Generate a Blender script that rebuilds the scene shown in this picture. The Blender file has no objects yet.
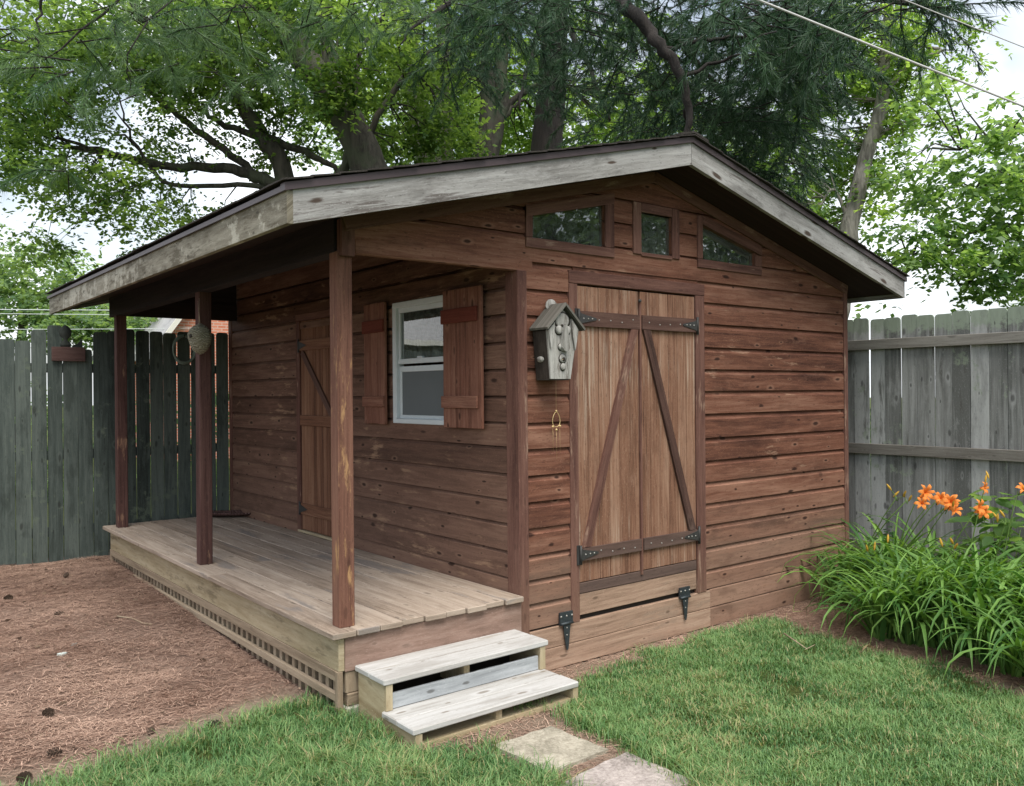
import bpy, math, random
import numpy as np
from mathutils import Vector, noise as mnoise
random.seed(7); rng = np.random.default_rng(11)
S = bpy.context.scene; COL = S.collection; RAD = math.radians

# ------------------------------------------------------------------ camera
CAM = np.array([-3.2386, -4.0174, 1.8356]); YAW, PITCH, ROLL, FPX = -0.6706, -0.0011, -0.0085, 857.83
fw = np.array([-math.sin(YAW)*math.cos(PITCH), math.cos(YAW)*math.cos(PITCH), math.sin(PITCH)])
r_ = np.array([math.cos(YAW), math.sin(YAW), 0.0]); u_ = np.cross(r_, fw)
RV = r_*math.cos(ROLL)+u_*math.sin(ROLL); UV_ = -r_*math.sin(ROLL)+u_*math.cos(ROLL)
def at(u, v, d):                      # a point of the place seen at photo pixel u, v standing d metres ahead
    return CAM + d*(fw + RV*(u-512)/FPX - UV_*(v-393)/FPX)
def onz(u, v, z):
    d = fw + RV*(u-512)/FPX - UV_*(v-393)/FPX
    return CAM + d*((z-CAM[2])/d[2])
cd = bpy.data.cameras.new('camera'); cam = bpy.data.objects.new('camera', cd); COL.objects.link(cam)
from mathutils import Matrix
m = Matrix((RV, UV_, -fw)).transposed().to_4x4(); m.translation = Vector(CAM); cam.matrix_world = m
cd.sensor_fit = 'HORIZONTAL'; cd.sensor_width = 36; cd.lens = 36*FPX/1024; cd.clip_end = 2000; cd.clip_start = .05
S.camera = cam

# ------------------------------------------------------------------ node helper and materials
class N:
    def __init__(s, name):
        s.m = bpy.data.materials.new(name); s.m.use_nodes = True; s.t = s.m.node_tree; s.n = s.t.nodes
        s.b = s.n['Principled BSDF']; s.out = s.n['Material Output']
    def new(s, k, **kw):
        n = s.n.new(k)
        for a, v in kw.items():
            if a.startswith('_'): n.inputs[a[1:].replace('_', ' ')].default_value = v
            else: setattr(n, a, v)
        return n
    def put(s, sock, v):
        if hasattr(v, 'is_linked') or hasattr(v, 'links'): s.t.links.new(v, sock)
        elif v is not None: sock.default_value = v
    def math(s, op, a, b=None, c=None, clamp=False):
        n = s.new('ShaderNodeMath', operation=op, use_clamp=clamp)
        s.put(n.inputs[0], a); s.put(n.inputs[1], b)
        if c is not None: s.put(n.inputs[2], c)
        return n.outputs[0]
    def mix(s, f, a, b, mode='MIX'):
        n = s.new('ShaderNodeMix', data_type='RGBA', blend_type=mode)
        s.put(n.inputs[0], f); s.put(n.inputs[6], a if not isinstance(a, tuple) else (*a[:3], 1)); s.put(n.inputs[7], b if not isinstance(b, tuple) else (*b[:3], 1))
        return n.outputs[2]
    def noise(s, vec, scale, detail=4, rough=.55, dist=0):
        n = s.new('ShaderNodeTexNoise', _Scale=scale, _Detail=detail, _Roughness=rough, _Distortion=dist)
        s.put(n.inputs['Vector'], vec); return n.outputs[0]
    def range(s, v, a, b, c=0., d=1.):
        n = s.new('ShaderNodeMapRange'); n.interpolation_type = 'SMOOTHSTEP'
        s.put(n.inputs[0], v)
        for i, x in enumerate((a, b, c, d)): s.put(n.inputs[i+1], x)
        return n.outputs[0]
    def scalev(s, vec, sc):
        n = s.new('ShaderNodeVectorMath', operation='MULTIPLY'); s.put(n.inputs[0], vec); n.inputs[1].default_value = sc
        return n.outputs[0]
    def addv(s, a, b):
        n = s.new('ShaderNodeVectorMath', operation='ADD'); s.put(n.inputs[0], a); s.put(n.inputs[1], b); return n.outputs[0]
    def ramp(s, f, stops):
        n = s.new('ShaderNodeValToRGB'); e = n.color_ramp.elements
        while len(e) < len(stops): e.new(.5)
        for q, (p, c) in zip(e, stops): q.position = p; q.color = (*c, 1)
        s.put(n.inputs[0], f); return n.outputs[0]
    def attr(s, name='brd'):
        return s.new('ShaderNodeAttribute', attribute_name=name)
    def bump(s, h, strength=.3, dist=.003):
        n = s.new('ShaderNodeBump', _Strength=strength, _Distance=dist); s.put(n.inputs['Height'], h)
        s.t.links.new(n.outputs[0], s.b.inputs['Normal']); return n
    def col(s, c): s.put(s.b.inputs['Base Color'], c if not isinstance(c, tuple) else (*c[:3], 1))
    def rough(s, v): s.put(s.b.inputs['Roughness'], v)

def sr(r, g, b):
    f = lambda c: (c/255/12.92) if c <= 10 else ((c/255+.055)/1.055)**2.4
    return (f(r), f(g), f(b))
def mulc(c, k): return tuple(x*k for x in c)

def wood(name, dark, mid, light, wear=None, wear_amt=.0, wear_scale=3., fine=1., streak=(1.5, 30), tint=.25, knots=.7, rough=.85, bump=.35,
         low=None, lichen=None, lichen_amt=0., knot_col=None, knot_d=(4.2, 11.), blotch=.0, wear_ar=5, top=None, speck=.45):
    """boards: UV runs in metres with u along the grain, brd holds a random colour per board"""
    n = N(name); uv = n.new('ShaderNodeUVMap', uv_map='UVMap').outputs[0]; a = n.attr(); geo = n.new('ShaderNodeNewGeometry').outputs['Position']
    sep = n.new('ShaderNodeSeparateColor'); n.put(sep.inputs[0], a.outputs['Color'])
    R, G, B = sep.outputs
    warp = n.noise(n.scalev(uv, (1.2, 5, 1)), 1., 2)
    cw = n.new('ShaderNodeCombineXYZ'); n.put(cw.inputs[1], n.math('MULTIPLY', warp, .06)); n.put(cw.inputs[2], n.math('MULTIPLY', R, 37.))
    w = n.addv(uv, cw.outputs[0])
    g1 = n.noise(n.scalev(w, (streak[0], streak[1], 1)), 1., 5, .62)
    g2 = n.noise(n.scalev(w, (streak[0]*4, streak[1]*3*fine, 1)), 1., 3, .6)
    g3 = n.noise(n.scalev(w, (1.1, 6, 1)), 1., 3, .5)
    f = n.math('ADD', n.math('MULTIPLY', g1, .55), n.math('ADD', n.math('MULTIPLY', g2, .28), n.math('MULTIPLY', g3, .3)))
    f = n.math('ADD', f, n.math('MULTIPLY', n.math('SUBTRACT', G, .5), tint))
    c = n.ramp(f, [(.36, dark), (.55, mid), (.78, light)])
    if low:                            # paler downward: splash-worn stain on siding and trim, full-height fade on porch wall
        sz = n.new('ShaderNodeSeparateXYZ'); n.put(sz.inputs[0], geo)
        k = n.math('ADD', sz.outputs[2], n.math('MULTIPLY', n.math('SUBTRACT', g3, .5), low[3]))
        k = n.math('ADD', k, n.math('MULTIPLY', n.math('SUBTRACT', B, .5), low[3]*.6))
        c = n.mix(n.math('MULTIPLY', n.range(k, low[1], low[0]), low[4] if len(low) > 4 else .85), c, n.mix(f, mulc(low[2], .62), mulc(low[2], 1.3)))
    if wear:
        wn = n.noise(n.scalev(w, (wear_scale, wear_scale*wear_ar, 1)), 1., 6, .68)
        wn = n.math('ADD', wn, n.math('MULTIPLY', n.math('SUBTRACT', n.noise(geo, 1.3, 3), .5), .5))
        c = n.mix(n.range(wn, .62-.25*wear_amt, .72-.16*wear_amt, 0., .85), c, wear)
    if lichen:
        ln = n.noise(geo, 9., 6, .7); l2 = n.noise(geo, 1.7, 2)
        c = n.mix(n.range(n.math('ADD', ln, n.math('MULTIPLY', n.math('SUBTRACT', l2, .5), .6)), .62-.2*lichen_amt, .72-.2*lichen_amt, 0., .75), c, lichen)
    if speck:                          # fine pits and bleached flecks
        s1 = n.noise(n.scalev(w, (70, 190, 1)), 1., 2, .6); s2 = n.noise(n.scalev(w, (26, 120, 1)), 1., 3, .7)
        c = n.mix(n.range(s1, .60, .70, 0., speck), c, light); c = n.mix(n.range(s2, .58, .70, 0., speck*1.1), c, dark)
    if top:                            # lichen crust on the board tops
        sz2 = n.new('ShaderNodeSeparateXYZ'); n.put(sz2.inputs[0], geo)
        tk = n.math('ADD', n.range(sz2.outputs[2], top[0], top[1]), n.math('MULTIPLY', n.math('SUBTRACT', n.noise(geo, 16., 6, .75), .5), 1.6))
        c = n.mix(n.range(tk, .45, .75, 0., .8), c, top[2])
    h = n.math('ADD', g1, n.math('MULTIPLY', g2, .7))
    if blotch:
        bn = n.noise(n.addv(n.scalev(w, (2.2, 7, 1)), (3., 1., 0)), 1., 5, .65); c = n.mix(n.range(bn, .50, .66, 0., blotch), c, dark); c = n.mix(n.range(n.noise(n.scalev(w, (3, 9, 1)), 1., 6, .7), .56, .68, 0., blotch*.8), c, light)
    if knots:
        v = n.new('ShaderNodeTexVoronoi', _Scale=1.); v.voronoi_dimensions = '2D'; n.put(v.inputs['Vector'], n.scalev(w, (knot_d[0], knot_d[1], 1)))
        vs = n.new('ShaderNodeSeparateColor'); n.put(vs.inputs[0], v.outputs['Color'])
        on = n.range(vs.outputs[0], .58, .62); ksz = n.math('ADD', n.math('MULTIPLY', vs.outputs[1], 1.1), .55)
        kd = n.math('MULTIPLY', n.math('ADD', v.outputs['Distance'], n.math('MULTIPLY', n.math('SUBTRACT', g2, .5), .16)), ksz)
        core = n.math('MULTIPLY', n.range(kd, .12, .05), on); ring = n.math('MULTIPLY', n.math('MULTIPLY', n.range(kd, .24, .12), on), n.range(vs.outputs[2], .35, .75))
        c = n.mix(n.math('MULTIPLY', ring, knots*.55), c, light)
        c = n.mix(n.math('MULTIPLY', core, knots), c, knot_col or mulc(dark, .5))
    n.col(c); n.rough(rough); n.b.inputs['Specular IOR Level'].default_value = .25
    n.bump(h, bump, .004)
    return n.m

def plain(name, c, rough=.7, metal=0., var=.15, scale=20., bump=0., spec=.4):
    n = N(name); geo = n.new('ShaderNodeTexCoord').outputs['Object']
    f = n.noise(geo, scale, 5, .6)
    n.col(n.mix(f, mulc(c, 1-var*2), mulc(c, 1+var*2))); n.rough(rough); n.b.inputs['Metallic'].default_value = metal
    n.b.inputs['Specular IOR Level'].default_value = spec
    if bump: n.bump(f, bump, .01)
    return n.m

def leafmat(name, c1, c2, trans=.45, rough=.5, spec=.3, tmul=(1.9, 1.7, .8)):
    n = N(name); a = n.attr(); sep = n.new('ShaderNodeSeparateColor'); n.put(sep.inputs[0], a.outputs['Color'])
    c = n.mix(sep.outputs[0], c1, c2); n.col(c); n.rough(rough); n.b.inputs['Specular IOR Level'].default_value = spec
    t = n.new('ShaderNodeBsdfTranslucent'); n.put(t.inputs[0], n.mix(1., c, (*tmul, 1), 'MULTIPLY'))
    mx = n.new('ShaderNodeMixShader'); mx.inputs[0].default_value = trans
    n.t.links.new(n.b.outputs[0], mx.inputs[1]); n.t.links.new(t.outputs[0], mx.inputs[2]); n.t.links.new(mx.outputs[0], n.out.inputs[0])
    return n.m

MT = {}
MT['siding'] = wood('stained siding', (.045, .017, .012), (.158, .066, .042), (.29, .155, .108), wear=(.30, .18, .125), wear_amt=-.08, tint=.17, low=(.20, 1.25, (.29, .190, .140), .55, .8), knots=.9, blotch=.34, streak=(1.5, 26), speck=.55)
MT['sidewall'] = wood('stained porch siding', (.048, .023, .016), (.128, .066, .047), (.23, .140, .10), wear=(.30, .19, .125), wear_amt=.14, tint=.24, low=(.3, 2.6, (.175, .105, .078), .5, .65), knots=.9, blotch=.35, streak=(1.5, 24))  # colour lightens steadily from eave height down to the deck
MT['trim'] = wood('stained trim', (.050, .022, .018), (.125, .060, .047), (.21, .115, .088), wear=(.30, .2, .15), wear_amt=.12, tint=.12, knots=.35, low=(.3, .9, (.2, .12, .085), .4, .6))
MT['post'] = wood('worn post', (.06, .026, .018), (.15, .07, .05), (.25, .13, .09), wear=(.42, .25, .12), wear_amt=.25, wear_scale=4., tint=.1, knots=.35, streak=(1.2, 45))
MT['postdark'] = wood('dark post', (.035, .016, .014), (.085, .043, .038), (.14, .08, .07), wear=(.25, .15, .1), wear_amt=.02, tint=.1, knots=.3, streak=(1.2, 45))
MT['plank'] = wood('peeling door planks', (.065, .028, .018), (.215, .110, .070), (.35, .225, .16), wear=(.40, .315, .25), wear_amt=.22, wear_scale=.8, wear_ar=60, tint=.14, knots=.1, streak=(1.6, 80), bump=.5, blotch=.35, speck=.6)
MT['sideplank'] = wood('side door planks', (.06, .026, .016), (.17, .08, .048), (.27, .15, .095), tint=.15, knots=.15, streak=(1.4, 60))
MT['batten'] = wood('dark door batten', (.030, .015, .012), (.085, .045, .036), (.15, .09, .072), tint=.1, knots=.5, low=(.75, 1.0, (.11, .085, .075), .1, .5))
MT['shutter'] = wood('shutter boards', (.075, .030, .021), (.195, .085, .058), (.31, .165, .118), tint=.15, knots=.8, streak=(1.5, 50), blotch=.3)
MT['shutterbar'] = wood('red shutter batten', (.075, .016, .010), (.125, .030, .019), (.17, .05, .033), tint=.05, knots=.1)
MT['fascia'] = wood('grey weathered fascia', (.08, .075, .07), (.26, .255, .25), (.41, .41, .41), wear=(.09, .075, .07), wear_amt=.1, wear_scale=1.6, wear_ar=14, tint=.08, knots=.95, knot_col=(.06, .04, .03), streak=(1.2, 20), blotch=.5, bump=.7, knot_d=(2.6, 9.), speck=.6)
MT['fasciaold'] = wood('peeling eave fascia', (.10, .085, .06), (.24, .22, .175), (.44, .42, .355), wear=(.10, .085, .06), wear_amt=.4, wear_scale=5., tint=.08, knots=.7, lichen=(.50, .48, .41), lichen_amt=.35, streak=(2, 18), bump=.9, blotch=.6)
MT['deck'] = wood('worn deck boards', (.16, .12, .09), (.325, .26, .21), (.47, .395, .33), wear=(.20, .18, .17), wear_amt=.28, wear_scale=1.2, tint=.18, knots=.5, streak=(1.2, 24), rough=.8, blotch=.35)
MT['deckfascia'] = wood('pale deck skirt board', (.21, .165, .095), (.375, .31, .205), (.50, .435, .32), wear=(.18, .145, .095), wear_amt=.22, wear_scale=2.5, tint=.05, knots=.3, streak=(1.5, 22), blotch=.35)
MT['deckfront'] = wood('worn red deck front', (.12, .078, .06), (.255, .168, .135), (.38, .28, .235), wear=(.36, .29, .245), wear_amt=.0, wear_scale=1.8, wear_ar=12, tint=.05, knots=.35, streak=(2., 16), bump=.6, blotch=.35)
MT['lattice'] = wood('grey lattice', (.15, .11, .075), (.30, .235, .17), (.42, .345, .26), tint=.2, knots=.2)
MT['ramp'] = wood('worn ramp boards', (.15, .095, .065), (.335, .225, .165), (.47, .345, .265), wear=(.28, .2, .15), wear_amt=.15, tint=.1, knots=.65)
MT['tread'] = wood('bleached tread', (.24, .22, .20), (.42, .415, .405), (.56, .56, .565), wear=(.27, .235, .19), wear_amt=.22, wear_scale=1.4, wear_ar=10, tint=.08, knots=.7, streak=(1., 20), rough=.75, knot_col=(.15, .12, .09), blotch=.4, speck=.5)
MT['stringer'] = wood('yellow treated pine', (.24, .18, .10), (.40, .33, .215), (.52, .45, .32), tint=.1, knots=.4, streak=(1.6, 14), blotch=.3)
MT['riser'] = wood('grey riser', (.20, .215, .23), (.38, .405, .43), (.52, .545, .57), tint=.06, knots=.8, streak=(1.2, 18), knot_col=(.1, .1, .1), blotch=.3)
MT['fenceL'] = wood('dark green grey fence', (.024, .032, .029), (.062, .080, .074), (.115, .14, .128), tint=.25, knots=.6, streak=(1.2, 28), lichen=(.12, .15, .115), lichen_amt=.1, rough=.9, knot_col=(.018, .02, .019), blotch=.5)
MT['fenceR'] = wood('silver fence', (.12, .125, .122), (.265, .275, .275), (.40, .415, .42), wear=(.085, .085, .078), wear_amt=.28, wear_scale=1.3, wear_ar=9, tint=.4, knots=.7, streak=(1.1, 26), lichen=(.25, .30, .23), lichen_amt=.15, rough=.9, knot_col=(.05, .05, .05), blotch=.4, top=(2.15, 2.5, (.27, .33, .26)))
MT['rail'] = wood('grey fence rail', (.10, .09, .08), (.19, .18, .165), (.29, .28, .26), tint=.1, knots=.5)
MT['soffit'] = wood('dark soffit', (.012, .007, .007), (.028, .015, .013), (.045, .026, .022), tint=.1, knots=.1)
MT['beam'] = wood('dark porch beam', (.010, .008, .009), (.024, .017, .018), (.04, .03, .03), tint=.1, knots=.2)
MT['reveal'] = wood('bare pine reveal', (.16, .12, .075), (.27, .21, .14), (.36, .3, .22), tint=.05, knots=.2)
MT['grey'] = wood('weathered birdhouse wood', (.10, .095, .085), (.30, .295, .28), (.50, .495, .48), tint=.2, knots=.2, streak=(3, 60), wear=(.13, .115, .1), wear_amt=.2, wear_scale=6., blotch=.5, bump=.7)
MT['greyshade'] = wood('shaded birdhouse wood', (.018, .014, .012), (.044, .035, .030), (.085, .072, .063), tint=.2, knots=.2, streak=(4, 60), blotch=.5)  # shade of the side boards is put into this darker brown
MT['mossroof'] = wood('weathered birdhouse roof', (.05, .046, .04), (.125, .118, .105), (.22, .21, .19), tint=.1, knots=.1, streak=(4, 60), blotch=.5)
MT['inside'] = plain('dark interior', (.03, .024, .02), .9)
MT['drip'] = plain('brown drip edge', (.070, .052, .058), .45, .2, .12, 6.)
MT['shingle'] = plain('asphalt shingle', (.035, .030, .027), .95, 0, .35, 120., .8)
MT['vinyl'] = plain('white vinyl', (.60, .65, .69), .4, 0, .04)
MT['iron'] = plain('black iron', (.045, .045, .045), .6, .2, .3, 40., .2)
MT['steel'] = plain('slate hinge', (.045, .056, .064), .5, .4, .25, 40., .2)
MT['screw'] = plain('zinc screw', (.34, .33, .31), .45, .4, .1)
MT['screen'] = plain('grey insect screen', (.12, .135, .145), .6, 0, .06, 3.)
MT['concrete'] = plain('concrete', (.36, .35, .30), .9, 0, .15, 30., .4)
MT['needle'] = leafmat('pine needles', (.013, .042, .022), (.056, .120, .052), .18, .5, .3, (1.4, 1.5, .8))
MT['needlegold'] = leafmat('back pine needles', (.040, .098, .042), (.135, .225, .085), .25, .45, .35, (1.4, 1.5, .8))
MT['leaf'] = leafmat('maple leaves', (.050, .110, .036), (.19, .30, .085), .6, tmul=(1.7, 1.6, .9))
MT['leafgold'] = leafmat('sunny leaves', (.080, .165, .045), (.25, .385, .10), .65, tmul=(1.7, 1.6, .9))
MT['leafdark'] = leafmat('dark tree leaves', (.05, .105, .045), (.13, .22, .08), .5)
MT['leafcool'] = leafmat('broad redbud leaves', (.075, .16, .060), (.24, .38, .14), .6, .4, .4, tmul=(1.7, 1.6, .9))
MT['leaffar'] = leafmat('far leaves', (.095, .175, .085), (.25, .37, .16), .55, tmul=(1.7, 1.6, .9))
MT['lily'] = leafmat('daylily leaves', (.045, .125, .028), (.20, .36, .085), .3, .5, .3, (1.5, 1.5, .6))
MT['stalk'] = leafmat('green stalk', (.07, .15, .03), (.14, .22, .05), .1)
MT['petal'] = leafmat('orange petals', (.82, .20, .03), (.88, .36, .09), .3, .5, .2, (1.1, 1.1, 1.1))
MT['bud'] = leafmat('yellow buds', (.55, .42, .05), (.62, .30, .06), .2, .5, .3, (1, 1, 1))
MT['weed'] = leafmat('weed leaves', (.02, .055, .02), (.06, .12, .045), .3)
MT['dryleaf'] = leafmat('dry leaf', (.4, .3, .16), (.55, .45, .28), .2, .7, .2, (1, 1, 1))
MT['straw'] = leafmat('fallen needles', (.17, .095, .068), (.70, .49, .385), .05, .8, .15, (1, 1, 1))
MT['twig'] = plain('pale twig', (.36, .28, .2), .9, 0, .2, 30.)
MT['cone'] = plain('pine cone', (.085, .058, .042), .9, 0, .4, 60., .4)
MT['chip'] = plain('pale blue chip', (.55, .62, .6), .6, 0, .1, 60.)
MT['gold'] = plain('thin brass', (.70, .52, .26), .4, .5, .1)
MT['cable'] = plain('grey cable', (.45, .45, .45), .5, 0, .1)
MT['cabledark'] = plain('far line', (.55, .6, .6), .6, 0, .1)
MT['tray'] = plain('dark glazed clay', (.10, .055, .05), .45, 0, .3, 14.)
MT['sign'] = wood('brown sign board', (.045, .025, .022), (.095, .055, .05), (.15, .1, .09), tint=.05, knots=.2)
MT['figure'] = plain('dark silhouette wood', (.035, .042, .038), .9, 0, .2, 20.)
MT['roofgrey'] = plain('grey neighbour shingles', (.36, .36, .37), .9, 0, .2, 8.)
MT['white'] = plain('white paint', (.75, .74, .70), .6, 0, .05)
MT['wallgreen'] = plain('dull green siding', (.10, .11, .085), .8, 0, .1)

def bark(name, a, b, lich=None):
    n = N(name); uv = n.new('ShaderNodeTexCoord').outputs['Object']
    f = n.noise(n.scalev(uv, (9, 9, 1.6)), 1.6, 6, .65, .4); g = n.noise(uv, 1.1, 3)
    c = n.ramp(n.math('ADD', n.math('MULTIPLY', f, .8), n.math('MULTIPLY', g, .2)), [(.36, a), (.62, b)])
    if lich: c = n.mix(n.range(n.noise(uv, 2.3, 5, .6), .5, .62, 0., .6), c, lich)
    n.col(c); n.rough(.95); n.bump(f, 1., .03); return n.m
MT['bark'] = bark('grey brown bark', (.018, .016, .014), (.085, .076, .064), (.07, .085, .052))
MT['barkpale'] = bark('pale grey bark', (.09, .082, .072), (.31, .29, .26))
MT['barkpine'] = bark('pine bark', (.005, .004, .004), (.024, .019, .017))

def glassmat(name, tint=(.02, .035, .033), refl=.55):
    n = N(name); fr = n.new('ShaderNodeFresnel', _IOR=1.5)
    tr = n.new('ShaderNodeBsdfTransparent'); tr.inputs[0].default_value = (.55, .62, .6, 1)
    gl = n.new('ShaderNodeBsdfGlossy', _Roughness=.015); gl.inputs[0].default_value = (.95, .97, .97, 1)
    geo = n.new('ShaderNodeNewGeometry').outputs['Position']
    b = n.new('ShaderNodeBump', _Strength=.03, _Distance=.02); n.put(b.inputs['Height'], n.noise(geo, 2.2, 2)); n.t.links.new(b.outputs[0], gl.inputs['Normal'])
    mx = n.new('ShaderNodeMixShader'); n.put(mx.inputs[0], n.math('MULTIPLY', fr.outputs[0], 3.6, clamp=True))
    du = n.new('ShaderNodeBsdfDiffuse'); du.inputs[0].default_value = (.42, .50, .46, 1); m2 = n.new('ShaderNodeMixShader'); n.put(m2.inputs[0], n.range(n.noise(geo, 34., 4, .7), .35, .75, .05, .20))
    n.t.links.new(tr.outputs[0], mx.inputs[1]); n.t.links.new(gl.outputs[0], mx.inputs[2]); n.t.links.new(mx.outputs[0], m2.inputs[1]); n.t.links.new(du.outputs[0], m2.inputs[2]); n.t.links.new(m2.outputs[0], n.out.inputs[0]); return n.m
MT['glass'] = glassmat('window glass')

def brickmat():
    n = N('salmon brick'); tc = n.new('ShaderNodeTexCoord').outputs['Object']
    mp = n.new('ShaderNodeMapping'); mp.inputs['Rotation'].default_value = (RAD(90), 0, 0); n.put(mp.inputs[0], tc)
    b = n.new('ShaderNodeTexBrick', _Scale=1., _Mortar_Size=.010, _Brick_Width=.22, _Row_Height=.075)
    b.inputs['Color1'].default_value = (.56, .17, .10, 1); b.inputs['Color2'].default_value = (.68, .27, .18, 1); b.inputs['Mortar'].default_value = (.62, .48, .42, 1)
    n.put(b.inputs['Vector'], mp.outputs[0]); n.col(b.outputs[0]); n.rough(.9); return n.m
MT['brick'] = brickmat()

def nestmat():
    n = N('papery wasp nest'); tc = n.new('ShaderNodeTexCoord').outputs['Object']
    f = n.noise(tc, 9., 3, .5, .8); w = n.new('ShaderNodeTexWave', _Scale=22., _Distortion=14., _Detail=4.); w.bands_direction = 'Z'; n.put(w.inputs[0], tc)
    n.col(n.ramp(n.math('ADD', n.math('MULTIPLY', w.outputs[1], .6), n.math('MULTIPLY', f, .4)), [(.25, (.13, .12, .085)), (.5, (.20, .19, .14)), (.8, (.30, .29, .225))]))
    n.rough(.95); n.bump(w.outputs[1], .6, .01); return n.m
MT['nest'] = nestmat()

def pavermat(name, a, b):
    n = N(name); tc = n.new('ShaderNodeNewGeometry').outputs['Position']
    f = n.range(n.noise(tc, 55., 5, .8), .3, .7); g = n.range(n.noise(tc, 7., 6, .7), .32, .68)
    v = n.new('ShaderNodeTexVoronoi', feature='DISTANCE_TO_EDGE', _Scale=4.2); n.put(v.inputs['Vector'], n.addv(tc, n.scalev(n.new('ShaderNodeTexNoise', _Scale=5.).outputs[1], (.12, .12, .1))))
    c = n.mix(n.math('ADD', n.math('MULTIPLY', f, .5), n.math('MULTIPLY', g, .5)), a, b)
    n.col(n.mix(n.range(v.outputs['Distance'], .014, .0, 0., .28), c, (.12, .10, .075)))
    n.rough(.95); n.bump(n.math('ADD', f, g), .5, .006); return n.m
MT['paver'] = pavermat('tan sandstone paver', (.16, .145, .105), (.52, .475, .39))
MT['paverpink'] = pavermat('pinkish concrete paver', (.15, .125, .115), (.56, .495, .465))

# ------------------------------------------------------------------ mesh builder
class MB:
    def __init__(s): s.v = []; s.f = []; s.uv = []; s.c = []; s.mi = []; s.sm = []
    def face(s, pts, uvs=None, c=(.5, .5, .5), mi=0, smooth=False):
        i = len(s.v); s.v += [tuple(p) for p in pts]; s.f.append(tuple(range(i, i+len(pts))))
        s.uv.append(uvs or [(p[0], p[1]) for p in pts]); s.c.append(c); s.mi.append(mi); s.sm.append(smooth)
    def obox(s, o, a, b, c, g=0, col=None, mi=0):
        """box from corner o with edge vectors a, b, c; g picks the edge the grain follows"""
        o, a, b, c = (np.array(x, float) for x in (o, a, b, c)); E = (a, b, c); L = [np.linalg.norm(e) for e in E]; U = [e/l for e, l in zip(E, L)]
        rnd = col or (random.random(), random.random(), random.random()); ou, ov = random.uniform(0, 40), random.uniform(0, 40)
        if np.dot(np.cross(a, b), c) < 0: flip = True
        else: flip = False
        base = len(s.v); P = [o+a*i+b*j+c*k for i in (0, 1) for j in (0, 1) for k in (0, 1)]; s.v += [tuple(p) for p in P]
        quads = [((0, 1, 3, 2), 0), ((4, 6, 7, 5), 0), ((0, 4, 5, 1), 1), ((2, 3, 7, 6), 1), ((0, 2, 6, 4), 2), ((1, 5, 7, 3), 2)]
        for q, nax in quads:
            if flip: q = q[::-1]
            s.f.append(tuple(base+i for i in q)); ax = [k for k in (0, 1, 2) if k != nax]
            if nax == g: ua, va = ax
            else: ua = g; va = [k for k in ax if k != g][0]
            s.uv.append([(float(np.dot(P[i]-o, U[ua])+ou), float(np.dot(P[i]-o, U[va])+ov + nax*.37)) for i in q])
            s.c.append(rnd); s.mi.append(mi); s.sm.append(False)
    def box(s, lo, hi, g=0, col=None, mi=0):
        s.obox(lo, (hi[0]-lo[0], 0, 0), (0, hi[1]-lo[1], 0), (0, 0, hi[2]-lo[2]), g, col, mi)
    def bar(s, p, q, w, t, nrm, g=0, mi=0, col=None):
        """board from p to q (centre line), width w across, thickness t along nrm"""
        p, q, nrm = (np.array(x, float) for x in (p, q, nrm)); d = q-p; nrm = nrm/np.linalg.norm(nrm); side = np.cross(nrm, d); side /= np.linalg.norm(side)
        s.obox(p-side*w/2, d, side*w, nrm*t, 0, col, mi)
    def prism(s, poly, ext, u=(1, 0, 0), col=None, mi=0):
        """closed planar polygon (3D points) pushed along ext"""
        poly = [np.array(p, float) for p in poly]; ext = np.array(ext, float); u = np.array(u, float); u /= np.linalg.norm(u)
        nrm = np.zeros(3)
        for i in range(len(poly)): nrm += np.cross(poly[i]-poly[0], poly[(i+1) % len(poly)]-poly[0])
        if np.dot(nrm, ext) > 0: poly = poly[::-1]
        w = np.cross(u, ext); w = w/(np.linalg.norm(w)+1e-9); eu = ext/np.linalg.norm(ext)
        rnd = col or (random.random(), random.random(), random.random()); ou, ov = random.uniform(0, 40), random.uniform(0, 40)
        f = lambda p: (float(p@u+ou), float(p@w+p@eu+ov))
        s.face(poly, [f(p) for p in poly], rnd, mi)
        top = [p+ext for p in poly][::-1]; s.face(top, [f(p) for p in top], rnd, mi)
        for i in range(len(poly)):
            p, q = poly[i], poly[(i+1) % len(poly)]; F = [q, p, p+ext, q+ext]; s.face(F, [f(x) for x in F], rnd, mi)
    def tube(s, pts, rad, n=8, mi=0, col=(.5, .5, .5), cap=True):
        pts = [np.array(p, float) for p in pts]; rad = rad if hasattr(rad, '__len__') else [rad]*len(pts); base = len(s.v); prev = None; L = 0
        for i, p in enumerate(pts):
            d = pts[min(i+1, len(pts)-1)]-pts[max(i-1, 0)]; d /= np.linalg.norm(d)+1e-9
            if prev is None:
                h = np.array([0, 0, 1.]) if abs(d[2]) < .9 else np.array([1., 0, 0]); x = np.cross(h, d)
            else: x = prev-d*np.dot(prev, d)
            x /= np.linalg.norm(x)+1e-9; prev = x; y = np.cross(d, x)
            for k in range(n):
                a = 2*math.pi*k/n; s.v.append(tuple(p+(x*math.cos(a)+y*math.sin(a))*rad[i]))
        for i in range(len(pts)-1):
            for k in range(n):
                q = (base+i*n+k, base+i*n+(k+1) % n, base+(i+1)*n+(k+1) % n, base+(i+1)*n+k)
                s.f.append(q); s.uv.append([(i*.1, k*.05)]*4); s.c.append(col); s.mi.append(mi); s.sm.append(True)
        if cap:
            for q in (tuple(base+k for k in range(n))[::-1], tuple(base+(len(pts)-1)*n+k for k in range(n))):
                s.f.append(q); s.uv.append([(0, 0)]*n); s.c.append(col); s.mi.append(mi); s.sm.append(False)
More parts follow.
